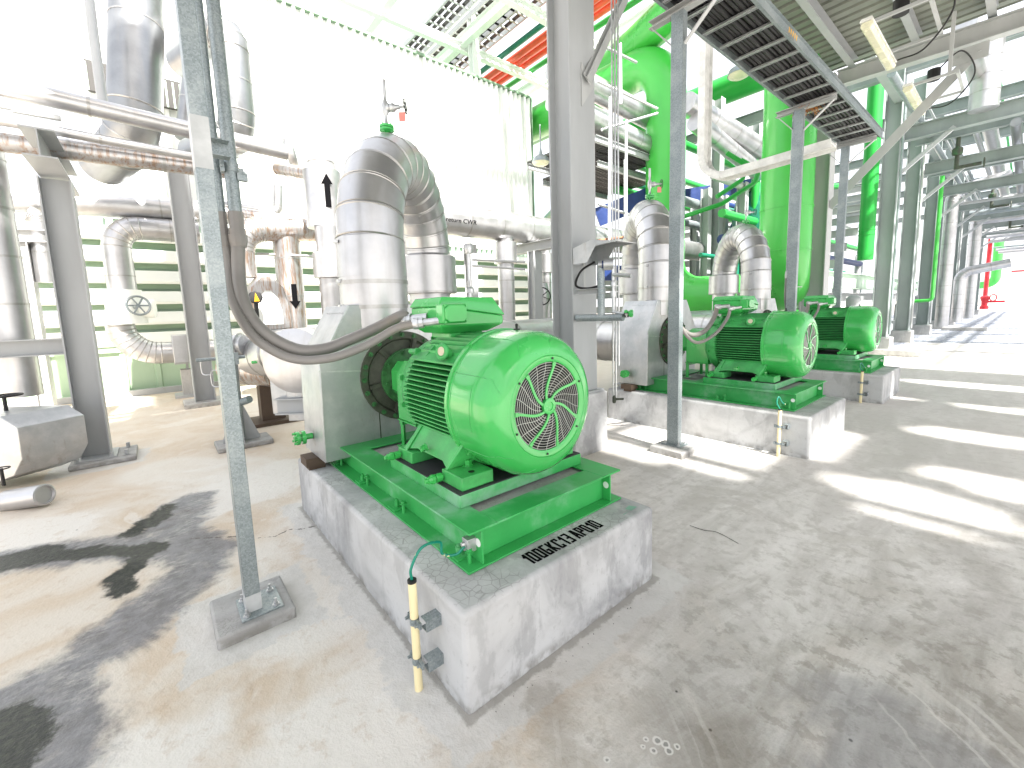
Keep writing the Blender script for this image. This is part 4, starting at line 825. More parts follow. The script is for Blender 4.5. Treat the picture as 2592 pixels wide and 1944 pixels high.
for k in range(5): m.bar((-1.782, ty-.1+.055*k, 4.265), (-1.782, ty-.085+.055*k, 4.32), .012, .004, up=(1, 0, 0))
m.build('yellow_marking', 'yellow', t)
nb = at(1745, 232, Z=4.22); m = MB()
for k in range(60):
    a = Vector((nb.x+random.uniform(-.12, .12), nb.y+random.uniform(-.1, .1), 4.22+random.uniform(-.02, .04))); m.bar(a, a+Vector((random.uniform(-.1, .1), random.uniform(-.1, .1), random.uniform(-.14, -.02))), .004)
one('bird_nest', m, 'nest', 'tuft of dry orange grass hanging from the cable tray', 'nest', smooth=0)
t = thing('cable_tray', 'white tray dropping down and bending level between the ducts', 'cable tray', (-3.8, 7.7, 4), 'cable trays')
path, _ = fillet([(-3.86, 7.72, 7.2), (-3.86, 7.72, 3.66), (-1.95, 7.72, 3.72)], .42, 8)
for dy in (-.13, .13):
    m = MB(); [m.bar((p[0], p[1]+dy, p[2]), (q[0], q[1]+dy, q[2]), .012, .12, up=(0, 1, 0) if False else (.7, 0, .7)) for p, q in zip(path[:-1], path[1:])]
    m.build('side_rail', 'white', t)
m = MB()
for p, q in zip(path[:-1], path[1:]): m.bar(p, q, .26, .02, up=(0, 0, 1) if abs((q-p).normalized().z) < .9 else (1, 0, 0))
m.build('tray_bed', 'white', t)
# light fittings ------------------------------------------------------
def lamp(lab, a, b):
    a, b = Vector(a), Vector(b); t = thing('strip_light', lab, 'lamp', tuple((a+b)/2), 'strip lights'); d = (b-a).normalized()
    MB().prof([(-.055, .02), (-.07, -.03), (-.04, -.075), (.04, -.075), (.07, -.03), (.055, .02)], a, b).build('diffuser', 'lens', t, bevel=.008)
    MB().prof([(-.075, .02), (.075, .02), (.06, .06), (-.06, .06)], a-d*.03, b+d*.03).build('housing', 'white', t, bevel=.005)
    m = MB(); m.bar(a+Vector((-.1, .2, .08)), a+Vector((.62, .2, .08)), .04); m.bar(b+Vector((-.1, -.3, .08)), b+Vector((.62, -.3, .08)), .04); m.bar(a+Vector((.5, .2, .08)), a+Vector((.5, .2, 1.05)), .05); m.bar(a+Vector((.6, .2, .08)), b+Vector((.6, -.3, .08)), .04); m.build('mounting_frame', 'steel_lt', t)
    m = MB(); m.tube(bez([a+Vector((.3, .4, .25)), a+Vector((.6, .5, .5)), a+Vector((.75, .9, .2)), a+Vector((.45, 1.2, -.1)), b+Vector((.1, -.1, 0))]), .012, 6); m.tube([a+Vector((.28, .4, .12)), a+Vector((.28, .4, .3))], .09, 12); m.build('junction_cable', 'black', t)
lamp('dusty strip light hanging under the canopy sheets', (-1.66, 7.75, 5.2), (-1.67, 9.4, 5.2)); lamp('smaller looking strip light hung beyond the canopy beam', (-1.63, 10.6, 5.2), (-1.64, 12.2, 5.2))
def bell(lab, p):
    t = thing('bell_lamp', lab, 'lamp', tuple(p), 'bell lamps'); m = MB(); m.lathe(p, (0, 0, -1), [(-.25, .03), (-.12, .05), (-.08, .1), (.0, .22), (.12, .26), (.12, .25), (0, .20)], 20, False); m.build('lamp_shade', 'galv', t); m = MB(); m.lathe(p+Vector((0, 0, -.1)), (0, 0, -1), [(0, .25), (.05, .22), (.1, .12)], 20); m.build('lamp_glass', 'lens', t); m = MB(); m.tube([p+Vector((0, 0, .24)), p+Vector((0, 0, .9))], .018, 8); m.build('stem', 'galv', t)
bell('bell shaped lamp hanging near the upper green duct', at(1597, 150, D=10)); bell('bell lamp left of the big column', at(1168, 342, D=12))
# ================================================================ instrument on the big column
t = thing('instrument_stand', 'pressure transmitter under a grey hood on the big column', 'instrument', (-2.85, 3.3, 1.4))
A_ = at(1246, 687, X=-2.86); zz_ = A_.z; B_ = at(1350, 690, Y=3.55)
B_ = Vector((-2.45, 3.55, zz_+.02)); MB().tube([(A_.x, A_.y, zz_), (A_.x+.48, A_.y+.10, zz_)], .035, 16).build('support_arm', 'galv', t)
ps = (A_.x+.26, A_.y+.055); MB().tube([(ps[0], ps[1], zz_), (ps[0], ps[1], 1.93)], .035, 16).build('stand_pipe', 'galv', t)
m = MB(); hx, hy, hz = ps[0], ps[1], 2.02
m.add([(hx-.22, hy-.14, hz-.10), (hx-.22, hy+.14, hz-.10), (hx-.22, hy+.14, hz+.05), (hx-.22, hy-.14, hz+.05), (hx-.05, hy-.14, hz-.10), (hx-.05, hy+.14, hz-.10), (hx+.0, hy-.14, hz+.10), (hx+.0, hy+.14, hz+.10), (hx+.30, hy-.14, hz+.05), (hx+.30, hy+.14, hz+.05), (hx+.05, hy-.14, hz+.04), (hx+.05, hy+.14, hz+.04)],
      [(0, 3, 2, 1), (3, 6, 7, 2), (6, 8, 9, 7), (0, 4, 10, 8, 6, 3), (1, 2, 7, 9, 11, 5)]); hd = m.build('hood', 'sheet', t, smooth=0); hd.modifiers.new('sol', 'SOLIDIFY').thickness = .004
m = MB(); m.lathe((ps[0]+.03, ps[1], 1.90), (.5, .4, .0), [(-.05, .03), (0, .035), (0, .055), (.09, .055), (.09, .04)], 16); m.cyl((ps[0], ps[1], 1.93), (ps[0]+.05, ps[1]+.02, 1.90), .02); m.build('transmitter', 'sheet', t)
MB().lathe((ps[0]+.02, ps[1]-.01, 1.90), (.5, .4, 0), [(-.0, .037), (.04, .037)], 16).build('blue_collar', 'blue', t)
m = MB(); m.tube(bez([(ps[0]-.05, ps[1]-.03, 1.93), (ps[0]-.2, ps[1]-.05, 1.86), (ps[0]-.27, ps[1]-.05, 1.73), (ps[0]-.15, ps[1]-.03, 1.69), (ps[0], ps[1], 1.71)]), .011, 8); m.build('signal_cable', 'black', t)
m = MB(); m.channel((A_.x-.0, A_.y, 1.66), (ps[0]+.04, ps[1], 1.66), .05, .05, .004); m.bar((ps[0]-.2, ps[1], 1.66), (ps[0]-.2, ps[1], 1.95), .03, .006); m.build('angle_arm', 'steel_lt', t)
m = MB(); q = Vector((ps[0]+.11, ps[1]+.04, 0)); m.tube([(q.x, q.y, 1.88), (q.x, q.y, 1.46), (q.x+.1, q.y+.04, 1.44)], .014, 8); m.tube([(q.x+.0, q.y, 1.80), (q.x+.16, q.y+.05, 1.78)], .02, 8); m.lathe((q.x, q.y, 1.70), (0, 0, 1), [(0, .025), (.03, .025), (.05, .014)], 8); m.lathe((q.x, q.y, 1.60), (0, 0, 1), [(0, .025), (.05, .025)], 8); m.build('impulse_valve', 'zinc', t)
m = MB(); m.lathe((q.x+.1, q.y+.04, 1.44), (.8, .3, 0), [(0, .035), (.02, .035), (.03, .02), (.05, .035), (.07, .035)], 14); m.build('tapping_flange', 'green', t)
m = MB(); sg_ = at(1353, 681, X=-2.35); m.box(sg_.x-.002, sg_.x+.002, sg_.y-.035, sg_.y+.035, sg_.z-.02, sg_.z+.022); pt = m.build('name_plate', 'black', t)
m = MB()
for r_, w_ in ((.010, .05), (-.002, .026), (-.012, .012)):
    k = 0
    while k < w_: m.box(sg_.x+.002, sg_.x+.0028, sg_.y-w_/2+k, sg_.y-w_/2+k+.003, sg_.z+r_-.003, sg_.z+r_+.004); k += .0055
m.build('plate_lettering', 'white', pt, smooth=0)
for k in range(3):
    x_ = -2.74+.028*k; one('impulse_tube', MB().tube([(x_, 3.62+.01*k, .56 if k < 2 else .9), (x_, 3.62+.01*k, 6.0)], .009, 8), 'zinc', '%s thin vertical tube beside the big column' % ['left', 'middle', 'right'][k], 'tube', 'thin tubes by the big column')
one('needle_valve', MB().lathe((-2.73, 3.62, .50), (0, 0, 1), [(0, .015), (.02, .02), (.06, .02), (.08, .012)], 10).cyl((-2.73, 3.62, .54), (-2.64, 3.66, .55), .012), 'cast', 'dark needle valve at the foot of the thin tubes', 'valve')

# ================================================================ left and background piping
# rack column with pipe bracket
t = thing('steel_column', 'grey H column on a bolted base plate at the left', 'column', (-6.36, -.58, 0), 'left hand steel columns')
m = MB(); m.ibeam((-6.50, -.63, .06), (-6.50, -.63, 2.98), .23, .24, .014, .010, up=(0, 1, 0)); m.build('shaft', 'steel', t)
MB().box(-6.75, -6.20, -.83, -.30, 0, .055).build('base_plinth', 'footing', t, bevel=.012)
m = MB(); m.box(-6.70, -6.28, -.78, -.46, .055, .07)
for x, y in ((-6.30, -.77), (-6.30, -.38), (-6.66, -.38), (-6.3, -.5)): m.bolt((x, y, .06), (0, 0, 1), .018, .05)
m.build('anchor_bolt', 'steel', t)
m = MB(); m.ibeam((-5.75, -.63, 3.12), (-7.3, -.63, 3.12), .22, .25, .014, .010); m.build('bracket_beam', 'steel', t)
m = MB(); m.ibeam((-6.50, -3.5, 1.28), (-6.50, -.75, 1.28), .14, .17, .012, .008); m.build('side_beam', 'steel', t)
t = thing('steel_column', 'pale grey H column on its own pad further back', 'column', (-9.4, .6, 0), 'left hand steel columns')
m = MB(); m.ibeam((-9.42, .56, .08), (-9.42, .56, 4.3), .28, .3, .016, .012, up=(0, 1, 0)); m.build('shaft', 'steel', t); MB().box(-9.75, -9.1, .25, .9, 0, .08).build('base_plinth', 'kerb', t, bevel=.01)
t = thing('steel_column', 'sunlit slim column at the far left', 'column', tuple(at(105, 890, Z=0)), 'left hand steel columns'); q = at(105, 890, Z=0)
m = MB(); m.ibeam((q.x, q.y, 0), (q.x, q.y, 3.2), .2, .22, .014, .01, up=(0, 1, 0)); m.build('shaft', 'steel_lt', t)
# pipes on the bracket
XA = -6.35
clad_pipe('overhead_pipe', 'clad pipe on top of the left bracket', [at(-120, 158, X=XA), at(620, 330, X=XA)], .092, group='overhead pipes at the left', bands=1.2, k=3)
clad_pipe('overhead_pipe', 'thin clad pipe along the front of the left bracket', [at(-120, 238, X=XA+.1), at(470, 348, X=XA+.1)], .045, group='overhead pipes at the left', bands=1.5, k=3)
clad_pipe('overhead_pipe', 'rust streaked pipe under the thin one', [at(-100, 292, X=XA-.1), at(520, 372, X=XA-.1)], .10, mat='clad_rust', group='overhead pipes at the left', bands=.8)
m = MB()
for k in range(2):
    c_ = at(22+58*k, 232+15*k, X=XA+.06); m.box(c_.x-.03, c_.x+.03, c_.y-.16, c_.y+.16, c_.z-.02, c_.z+.02)
one('pipe_shoe', m, 'steel_lt', 'pair of pipe shoes between the overhead pipes', 'bracket')
# tall ducts upper left
clad_pipe('tall_duct', 'widest clad duct rising out of the top left', [at(300, -300, D=6.6), at(292, 300, D=6.5), at(225, 355, D=7.2)], .33, R=.5, group='tall clad ducts', mat='clad_dark', bands=1.9, k=4)
c0 = at(508, 200, D=6.8); zt0, zb0 = at(495, 70, D=6.8).z, at(512, 292, D=6.8).z; clad_pipe('tall_duct', 'domed clad duct ending in a mitred elbow', [Vector((c0.x-1.6, c0.y-.5, zt0)), Vector((c0.x, c0.y, zt0)), Vector((c0.x, c0.y, zb0)), Vector((c0.x-1.4, c0.y-.5, zb0+.05))], .255, R=.36, group='tall clad ducts', mat='clad_dark', bands=.7, k=4)
clad_pipe('tall_duct', 'slim clad duct behind the nearest post', [at(412, -60, D=8.5)+Vector((0, 0, -.9)), at(398, 300, D=8.5)], .15, group='tall clad ducts', mat='clad_dark', bands=1.)
pipe('thin_pipe', 'thin grey pipe at the top left', [at(186, -60, D=5.6), at(200, 60, D=5.6), at(225, 245, D=5.6)], .055, 'steel', group='thin grey pipes')
# far left pipe with arrow and valve box
q0 = at(52, 860, Z=.62); 
q0 = Vector((-4.95, -1.08, .55)); 
def arrow(o, right, up, h_, w_, lw, name, par):
    o, right, up = Vector(o), Vector(right).normalized(), Vector(up).normalized(); nz = right.cross(up)
    pts = [(-lw/2, 0), (lw/2, 0), (lw/2, h_*.68), (w_/2, h_*.68), (0, h_), (-w_/2, h_*.68), (-lw/2, h_*.68)]
    m = MB(); k = len(pts); m.add([o+right*a+up*b for a, b in pts]+[o+right*a+up*b+nz*.004 for a, b in pts], [list(range(k)), list(range(k, 2*k))[::-1]]+[[i, (i+1) % k, k+(i+1) % k, k+i] for i in range(k)]); m.build(name, 'ink', par, smooth=0)
cl_ = at(38, 780, D=4.6); t = clad_pipe('riser_pipe', 'clad riser with a black arrow at the left edge', [Vector((cl_.x, cl_.y, 4.2)), Vector((cl_.x, cl_.y, .75))], .155, group='clad risers', bands=.55)
ap = at(4, 595, D=4.42); arrow(ap, RT, (0, 0, 1), .26, .10, .045, 'flow_arrow', t)
t = thing('valve_box', 'bulky aluminium valve box cut by the left edge', 'valve box', (cl_.x+.1, cl_.y, .2)); qa = at(108, 930, D=3.9)
zt_, zb_ = at(100, 885, D=4.1).z, at(60, 1045, D=3.9).z
R2 = Vector((RT.x, RT.y, 0)).normalized(); F2 = Vector((FW.x, FW.y, 0)).normalized(); o_ = at(108, 960, D=4.0); 
poly = [(-.75, .42), (-.14, .42), (0, .30), (.0, -.03), (-.10, -.20), (-.30, -.28), (-.75, -.28)]
m = MB(); k = len(poly); c_ = Vector((o_.x, o_.y, (zt_+zb_)/2)); sc_ = (zt_-zb_)/.70
for_ = [c_+R2*a+Vector((0, 0, (b-.07)*sc_)) for a, b in poly]
m.add([p-F2*.12+(-R2*.14) for p in for_]+[p+F2*.35 for p in for_], [list(range(k)), list(range(k, 2*k))[::-1]]+[[i, (i+1) % k, k+(i+1) % k, k+i] for i in range(k)]); m.build('box_jacket', 'sheet', t, bevel=.006)
a_ = at(-30, 1090, D=3.55); b_ = at(98, 1068, D=3.55); m = MB(); m.lathe(a_, b_-a_, [(0, .045), ((b_-a_).length*.35, .05), ((b_-a_).length*.36, .088), ((b_-a_).length-.005, .088), ((b_-a_).length, .075), ((b_-a_).length-.02, .07)], 24); m.build('end_cap', 'clad', t)
hw = at(8, 855, D=4.1); m = MB(); m.torus(hw, (0, 0, 1), .12, .010, 24, 6); m.cyl(hw-Vector((.12, 0, 0)), hw+Vector((.12, 0, 0)), .007, 6); m.cyl(hw-Vector((0, .12, 0)), hw+Vector((0, .12, 0)), .007, 6); m.cyl(hw, hw-Vector((0, 0, .2)), .015, 8); m.build('handwheel', 'black', t)
hw = at(2, 1012, D=3.6); m = MB(); m.torus(hw, (0, 0, 1), .05, .006, 20, 6); m.cyl(hw, hw-Vector((0, 0, .15)), .012, 8); m.build('small_handwheel', 'black', t)

for i, y in enumerate(ky[:7]):
    nm_ = ['first', 'second', 'third', 'fourth', 'fifth', 'sixth', 'seventh'][i]
    beam('rack_beam', 'slim tie beam midway after the %s rack column' % nm_, (-2.5, y+2.2, zz[i]+.25), (6.5, y+2.2, zz[i]+.25), .15, .24, 'steel_far', 'tie beams of the far rack')
    t = thing('knee_brace', 'knee brace under the cross beam at the %s rack column' % nm_, 'brace', (-2.5, y+.18, zz[i]-.9), 'knee braces of the far rack'); MB().bar((-2.5, y+.18, zz[i]-1.0), (-1.5, y+.18, zz[i]-.1), .09, .09).build('angle', 'steel', t)
    one('column_pipe', MB().tube([(-2.44, y-.12, .5), (-2.44, y-.12, 6.6)], .03, 8), ['galv', 'steel_lt', 'zinc'][i % 3], 'small conduit clipped to the %s rack column' % nm_, 'conduit', 'conduits on the rack columns')
rk = random.Random(3)
for k in range(16):
    x = -2.2+k*.42; z = 5.98+.22*(k % 4)+(.9 if k % 3 == 0 else 0); r = (.03, .05, .075, .04, .11)[k % 5]
    one('rack_line', MB().tube([(x, 16.5+rk.random()*2, z), (x, 58, z)], r, 10), ('steel', 'galv', 'clad', 'green_dull', 'clad_dark')[k % 5], '%s line laid along the far rack above the lane' % ['first', 'second', 'third', 'fourth', 'fifth', 'sixth', 'seventh', 'eighth', 'ninth', 'tenth', 'eleventh', 'twelfth', 'thirteenth', 'fourteenth', 'fifteenth', 'sixteenth'][k], 'pipe', 'lines along the far rack', smooth=50)
for k in range(9):
    y = 18.2+k*3.1; x = -1.6+(k*37 % 10)*.34; z = 5.2; m = MB(); m.tube([(x, y, 6.2), (x, y, z), (x+.5, y, z)], .05, 8); m.lathe((x, y, z+.35), (0, 0, 1), [(0, .1), (.05, .12), (.18, .12), (.22, .06)], 10); m.torus((x+.55, y, z), (1, 0, 0), .13, .015, 14, 5)
    one('drain_valve', m, ('cast', 'zinc', 'steel')[k % 3], '%s small valve hanging under the far rack' % ['first', 'second', 'third', 'fourth', 'fifth', 'sixth', 'seventh', 'eighth', 'ninth'][k], 'valve', 'valves hanging under the far rack')
# ================================================================ big clad building at the left
XW = -12.1
def W(x, y, dx=0.): return at(x, y, X=XW+dx)
t = thing('plant_building', 'huge pale corrugated metal building filling the left background', 'building', (XW-4, 4, 0))
y0, y1, zt = -.62, 11.25, 9.1; m = MB(); y = y0; P_ = .21
while y < y1-.05:
    a = [(0, 0), (.045, 0), (.07, -.10), (.17, -.10), (.195, 0), (.21, 0)]
    for (u0, v0), (u1, v1) in zip(a[:-1], a[1:]):
        if y+u1 > y1+.01: continue
        m.add([(XW+v0, y+u0, 3.62), (XW+v1, y+u1, 3.62), (XW+v1, y+u1, zt), (XW+v0, y+u0, zt)], [(0, 1, 2, 3)])
    y += P_
m.build('upper_cladding', 'bright', t, smooth=0)
MB().box(XW-9, XW-.11, y0+.02, y1-.02, .0, zt-.02).build('wall_core', 'mint', t)
m = MB(); m.box(XW-9, XW+.012, y0-.02, y1+.03, zt, zt+.07); m.box(XW-9.0, XW+.015, y1-.02, y1+.03, 3.6, zt-.002); m.build('eaves_trim', 'trim', t)
m = MB(); zz_ = 1.02
while zz_ < 3.6:                                    # sloping louvre blades
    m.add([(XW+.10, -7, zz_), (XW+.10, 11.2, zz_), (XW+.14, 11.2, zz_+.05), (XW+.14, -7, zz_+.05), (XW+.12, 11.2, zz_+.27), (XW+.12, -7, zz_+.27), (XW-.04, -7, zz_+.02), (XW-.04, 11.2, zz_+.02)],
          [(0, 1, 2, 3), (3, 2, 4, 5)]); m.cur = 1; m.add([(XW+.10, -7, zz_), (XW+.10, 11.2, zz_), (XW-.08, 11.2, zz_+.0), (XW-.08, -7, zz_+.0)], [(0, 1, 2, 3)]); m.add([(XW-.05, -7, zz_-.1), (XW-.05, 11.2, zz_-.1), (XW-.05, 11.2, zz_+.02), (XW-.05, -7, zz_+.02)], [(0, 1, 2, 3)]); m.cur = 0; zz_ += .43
m.build('louvre_blades', ['bright', 'claddk'], t, smooth=0)  # fronts coloured pale as if sunlit, undersides and gaps green as if shaded
m = MB(); y = -7.
while y < 11.1:
    a = [(0, 0), (.42, 0), (.44, .04), (.52, .04), (.54, 0)]
    for (u0, v0), (u1, v1) in zip(a[:-1], a[1:]): m.add([(XW+v0, y+u0, .0), (XW+v1, y+u1, .0), (XW+v1, y+u1, .98), (XW+v0, y+u0, .98)], [(0, 1, 2, 3)])
    y += .54
m.box(XW-.03, XW+.07, -7, 11.2, .90, 1.02); m.box(XW-.03, XW+.06, -7, 11.2, 0, .08); m.build('skirt_panels', 'claddk', t, smooth=0)
a, b = W(182, 138), W(362, 215); m = MB(); m.box(XW+.02, XW+.12, a.y, b.y+.3, b.z-.2, a.z+.05); win = m.build('vent_opening', 'window', t)
m = MB(); yy = a.y
while yy < b.y+.3: m.box(XW+.12, XW+.14, yy, yy+.03, b.z-.2, a.z); yy += .12
m.build('vent_slat', 'mint', win)
one('rail', MB().box(XW+.3, XW+.42, -3, 1.3, 0.0, .12), 'steel_lt', 'low pale kerb rail along the foot of the building', 'rail')
# things standing before it -----------------------------------------
XB = -10.9
t = clad_pipe('header_pipe', 'sunlit horizontal header pipe crossing before the building', [at(-60, 425, X=XB), at(500, 462, X=XB)], .21, group='header pipes at the left', bands=1.4)
clad_pipe('header_pipe', 'thinner header pipe behind the nearest post', [at(455, 455, X=-9.3), at(672, 488, X=-9.3)], .135, mat='clad_rust', group='header pipes at the left', bands=.9)
clad_pipe('header_pipe', 'short thin header just above the rusty elbow', [at(455, 440, X=-9.6), at(600, 462, X=-9.6), at(600, 400, X=-9.6)], .09, R=.16, group='header pipes at the left', bands=.9)
e0 = at(395, 478, X=XB+.15); e1 = at(245, 488, X=XB+.15); 
clad_pipe('drop_pipe', 'clad pipe dropping beside the handwheel valve', [Vector((XB+.1, e1.y+1.25, e1.z)), Vector((XB+.1, e1.y, e1.z)), Vector((XB+.1, e1.y, at(255, 660, X=XB+.1).z))], .21, R=.36, group='drop pipes at the left', bands=.6)
b0, b1 = at(262, 700, X=XB+.1), at(375, 760, X=XB+.1); vv = thing('jacketed_valve', 'jacketed white valve with a spoked handwheel at the left', 'valve', tuple(b0))
m = MB(); c_ = at(272, 668, X=XB+.15); m.lathe(c_+Vector((0, 0, .35)), (0, 0, -1), [(0, .26), (.62, .30)], 20); m.lathe(c_, (.2, 1, 0), [(0, .2), (.42, .17)], 20); m.build('jacket', 'bright', vv)
hc = at(299, 660, X=XB+.55); m = MB(); dv = Vector((.8, .3, .15)).normalized(); m.torus(hc, dv, .17, .02, 28, 8); u_ = dv.orthogonal().normalized()
for k in range(3): q_ = Matrix.Rotation(k*math.pi/3+.3, 4, dv) @ u_; m.cyl(hc-q_*.17, hc+q_*.17, .014, 6)
m.cyl(hc, hc-dv*.35, .03, 10); m.build('handwheel', 'galv', vv)
clad_pipe('bottom_elbow', 'ribbed clad elbow under the handwheel valve', [Vector((XB+.1, b0.y-.02, b0.z+.05)), Vector((XB+.1, b0.y-.02, b1.z-.0)), Vector((XB+.1, b1.y+1.6, b1.z-.02))], .21, R=.55, k=9, bands=.5)
t = thing('flange_box', 'square clad flange box on a pedestal by the building', 'box', tuple(at(385, 765, X=XB+.1)))
q = at(400, 752, X=XB+.1); MB().box(XB-.15, XB+.36, q.y-.2, q.y+.18, q.z-.27, q.z+.27).build('box_jacket', 'clad', t, bevel=.01)
m = MB(); m.box(XB-.05, XB+.25, q.y-.12, q.y+.12, 0.05, q.z-.42); m.build('pedestal', 'kerb', t); m = MB(); m.box(XB+.07, XB+.13, q.y-.02, q.y+.02, q.z-.42, q.z-.2); m.box(XB-.1, XB+.3, q.y-.2, q.y+.2, q.z-.3, q.z-.27); m.box(XB-.15, XB+.35, q.y-.25, q.y+.25, 0, .05); m.build('support', 'steel_lt', t)
clad_pipe('drop_pipe', 'thin drop pipe at the far left', [at(62, 462, X=XB+.3), at(80, 468, X=XB+.3), at(100, 610, X=XB+.3)], .13, R=.2, group='drop pipes at the left', bands=.5)
t = thing('pipe_portal', 'pale frame carrying the far left pipes', 'frame', tuple(at(60, 600, X=XB+.4))); m = MB(); a = at(20, 508, X=XB+.4); b = at(130, 512, X=XB+.4); m.ibeam(a, b, .14, .2); m.ibeam((XB+.4, at(55, 600, X=XB+.4).y, 0), (XB+.4, at(55, 600, X=XB+.4).y, a.z-.1), .18, .18, up=(0, 1, 0)); m.build('portal', 'steel_lt', t)
# white cowl with gauge
q = at(572, 630, X=-8.0); gz = at(572, 712, X=-8.0).z; up_ = at(560, 540, X=-8.2)
t = clad_pipe('rusty_elbow_pipe', 'rust streaked elbow pipe curving down behind the hoses', [Vector((-8.2, at(700, 493, X=-8.2).y, at(700, 498, X=-8.2).z)), Vector((-8.2, q.y-.25, at(560, 498, X=-8.2).z)), Vector((-8.2, q.y-.25, at(560, 600, X=-8.2).z))], .20, R=.38, mat='clad_rust', k=7, bands=.7)
t = thing('valve_cowl', 'rounded white valve cowl with a black position indicator', 'valve', (q.x, q.y, gz))
pts = [(-.33, 0), (.33, 0), (.30, .35), (.22, .68), (.08, .86), (-.08, .86), (-.24, .66), (-.31, .35)]
m = MB(); m.prof([(a_, b_+gz-q.z) for a_, b_ in pts], (q.x-.35, q.y, q.z), (q.x+.22, q.y, q.z)); m.build('cowl', 'clad_rust', t, bevel=.02)
m = MB(); m.prof([(a_*.55, b_*.62+gz-q.z+.08) for a_, b_ in pts], (q.x+.22, q.y, q.z), (q.x+.26, q.y, q.z)); m.build('front_plate', 'bright', t)
m = MB(); m.lathe((q.x, q.y, gz), (0, 0, -1), [(0, .3), (.05, .3), (.05, .24), (.45, .24)], 24); m.build('neck', 'clad', t)
g = at(552, 643, X=-7.5); m = MB(); m.lathe(g, (1, -.2, .1), [(-.05, .09), (.03, .10), (.04, .085)], 8); m.cyl(g-Vector((.02, 0, .08)), g-Vector((.02, 0, .3)), .03); gg = m.build('position_indicator', 'black', t)
m = MB(); m.add([g+Vector((.05, -.03, -.06)), g+Vector((.05, .045, -.055)), g+Vector((.05, -.005, .07)), g+Vector((.054, -.03, -.06)), g+Vector((.054, .045, -.055)), g+Vector((.054, -.005, .07))], [(0, 1, 2), (5, 4, 3), (0, 3, 4, 1), (1, 4, 5, 2), (2, 5, 3, 0)]); m.build('pointer', 'yellow', gg, smooth=0)
# pipe with down arrow
def vpipe(lab, x0, yt, x1, yb, wpx, D, group, segs, arrow_=None, mat='clad', collar=None):
    a = at(x0, yt, D=D); b = at(x1, yb, D=D); c = Vector(((a.x+b.x)/2, (a.y+b.y)/2, 0)); dd = (c.x*FW.x+c.y*FW.y); r = wpx*PW/2212/F*dd/2
    t = clad_pipe('riser_pipe', lab, [Vector((c.x, c.y, a.z)), Vector((c.x, c.y, b.z))], r, group=group, bands=segs, mat=mat)
    n_ = (EYE-c); n_.z = 0; n_.normalize(); rt_ = Vector((-n_.y, n_.x, 0))
    if arrow_:
        ax, ya, yb_, = arrow_; za, zb = at(ax, ya, D=D).z, at(ax, yb_, D=D).z; s_ = (ax-(x0+x1)/2)/(wpx/2); o = c+n_*(r*math.sqrt(max(.05, 1-s_*s_))+.006)+rt_*(s_*r)
        arrow((o.x, o.y, za), rt_ if zb > za else -rt_, (0, 0, 1 if zb > za else -1), abs(za-zb), .17, .085, 'flow_arrow', t)
    if collar:
        ORG_ = Vector(t.location); z0, z1 = at(x1, collar[1], D=D).z, at(x1, collar[0], D=D).z
        MB().lathe((c.x, c.y, z0), (0, 0, 1), [(0, r*1.25), (.01, r*1.36), (z1-z0-.02, r*1.36), (z1-z0, r*1.2)], 28).build('flange_box', 'clad', t)
    return t, c, r
vpipe('clad riser with a black down arrow', 610, 480, 642, 720, 52, 7.4, 'clad risers', .7, (632, 615, 668), 'clad_rust')
t, c, r = vpipe('clad riser with a large black up arrow and a domed cap', 692, 375, 709, 492, 73, 7.0, 'clad risers', .9, (708, 455, 386))
MB().lathe((c.x, c.y, at(700, 378, D=7.).z), (0, 0, 1), [(0, r), (.12, r*.8), (.15, r*.75), (.16, r*.78), (.20, r*.7), (.24, r*.4)], 28).build('cap', 'clad', t)
vpipe('lower riser with a streaked collar under the up arrow pipe', 712, 494, 722, 700, 52, 7.05, 'clad risers', 1.0, None, 'clad', (547, 602))
a = at(600, 365, D=7.3); b = at(668, 376, D=7.0); clad_pipe('branch_pipe', 'short sunlit branch into the capped riser', [a, b], .10, bands=.3, mat='clad_rust')
q = at(628, 330, D=8.2); m = MB(); m.torus(q, (.3, .9, .2), .22, .09, 24, 12, 0, 3.4); one('elbow_stub', m, 'clad', 'pale elbow stub above the short branch', 'pipe')
for k, (x0, y0_, x1, y1_, D, lab) in enumerate(((555, 548, 740, 556, 7.2, 'thin rail tube before the louvres'), (1020, 561, 1135, 566, 7.8, 'thin rail tube right of the arch'), (1020, 574, 1135, 582, 7.8, 'lower thin rail tube right of the arch'))): pipe('rail_tube', lab, [at(x0, y0_, D=D), at(x1, y1_, D=D)], .02, 'steel_lt', group='thin rail tubes')
# suction piping behind the nearest pump
sx = -4.35; a = at(640, 745, D=4.6); 
t = clad_pipe('suction_pipe', 'fat clad suction elbow left of the nearest pump', [at(560, 772, D=6.1), at(612, 762, D=5.5), at(765, 760, D=4.3)], .29, R=.42, group='suction pipes', bands=.6)
t = thing('suction_strainer', 'boxy grey strainer housing beside the nearest pump', 'strainer', tuple(at(640, 870, D=4.6)))
q = at(634, 825, D=4.6); m = MB()
m.bar(q+Vector((0, 0, .22)), q+Vector((0, 0, -.33)), .16, .42, up=tuple(R2)); m.bar(q+R2*.16+Vector((0, 0, .20)), q+R2*.16+Vector((0, 0, -.40)), .26, .36, up=tuple(R2)); m.build('housing', 'sheet', t, bevel=.01)
m = MB(); m.lathe(q+R2*.16+Vector((0, 0, .25))-F2*.1, -F2, [(-.25, .33), (.14, .33), (.17, .25)], 36); m.build('round_cover', 'clad', t)
q2 = at(636, 876, D=4.5); MB().ibeam(q2-R2*.18, q2+R2*.24, .12, .17).build('support_beam', 'steel', t)
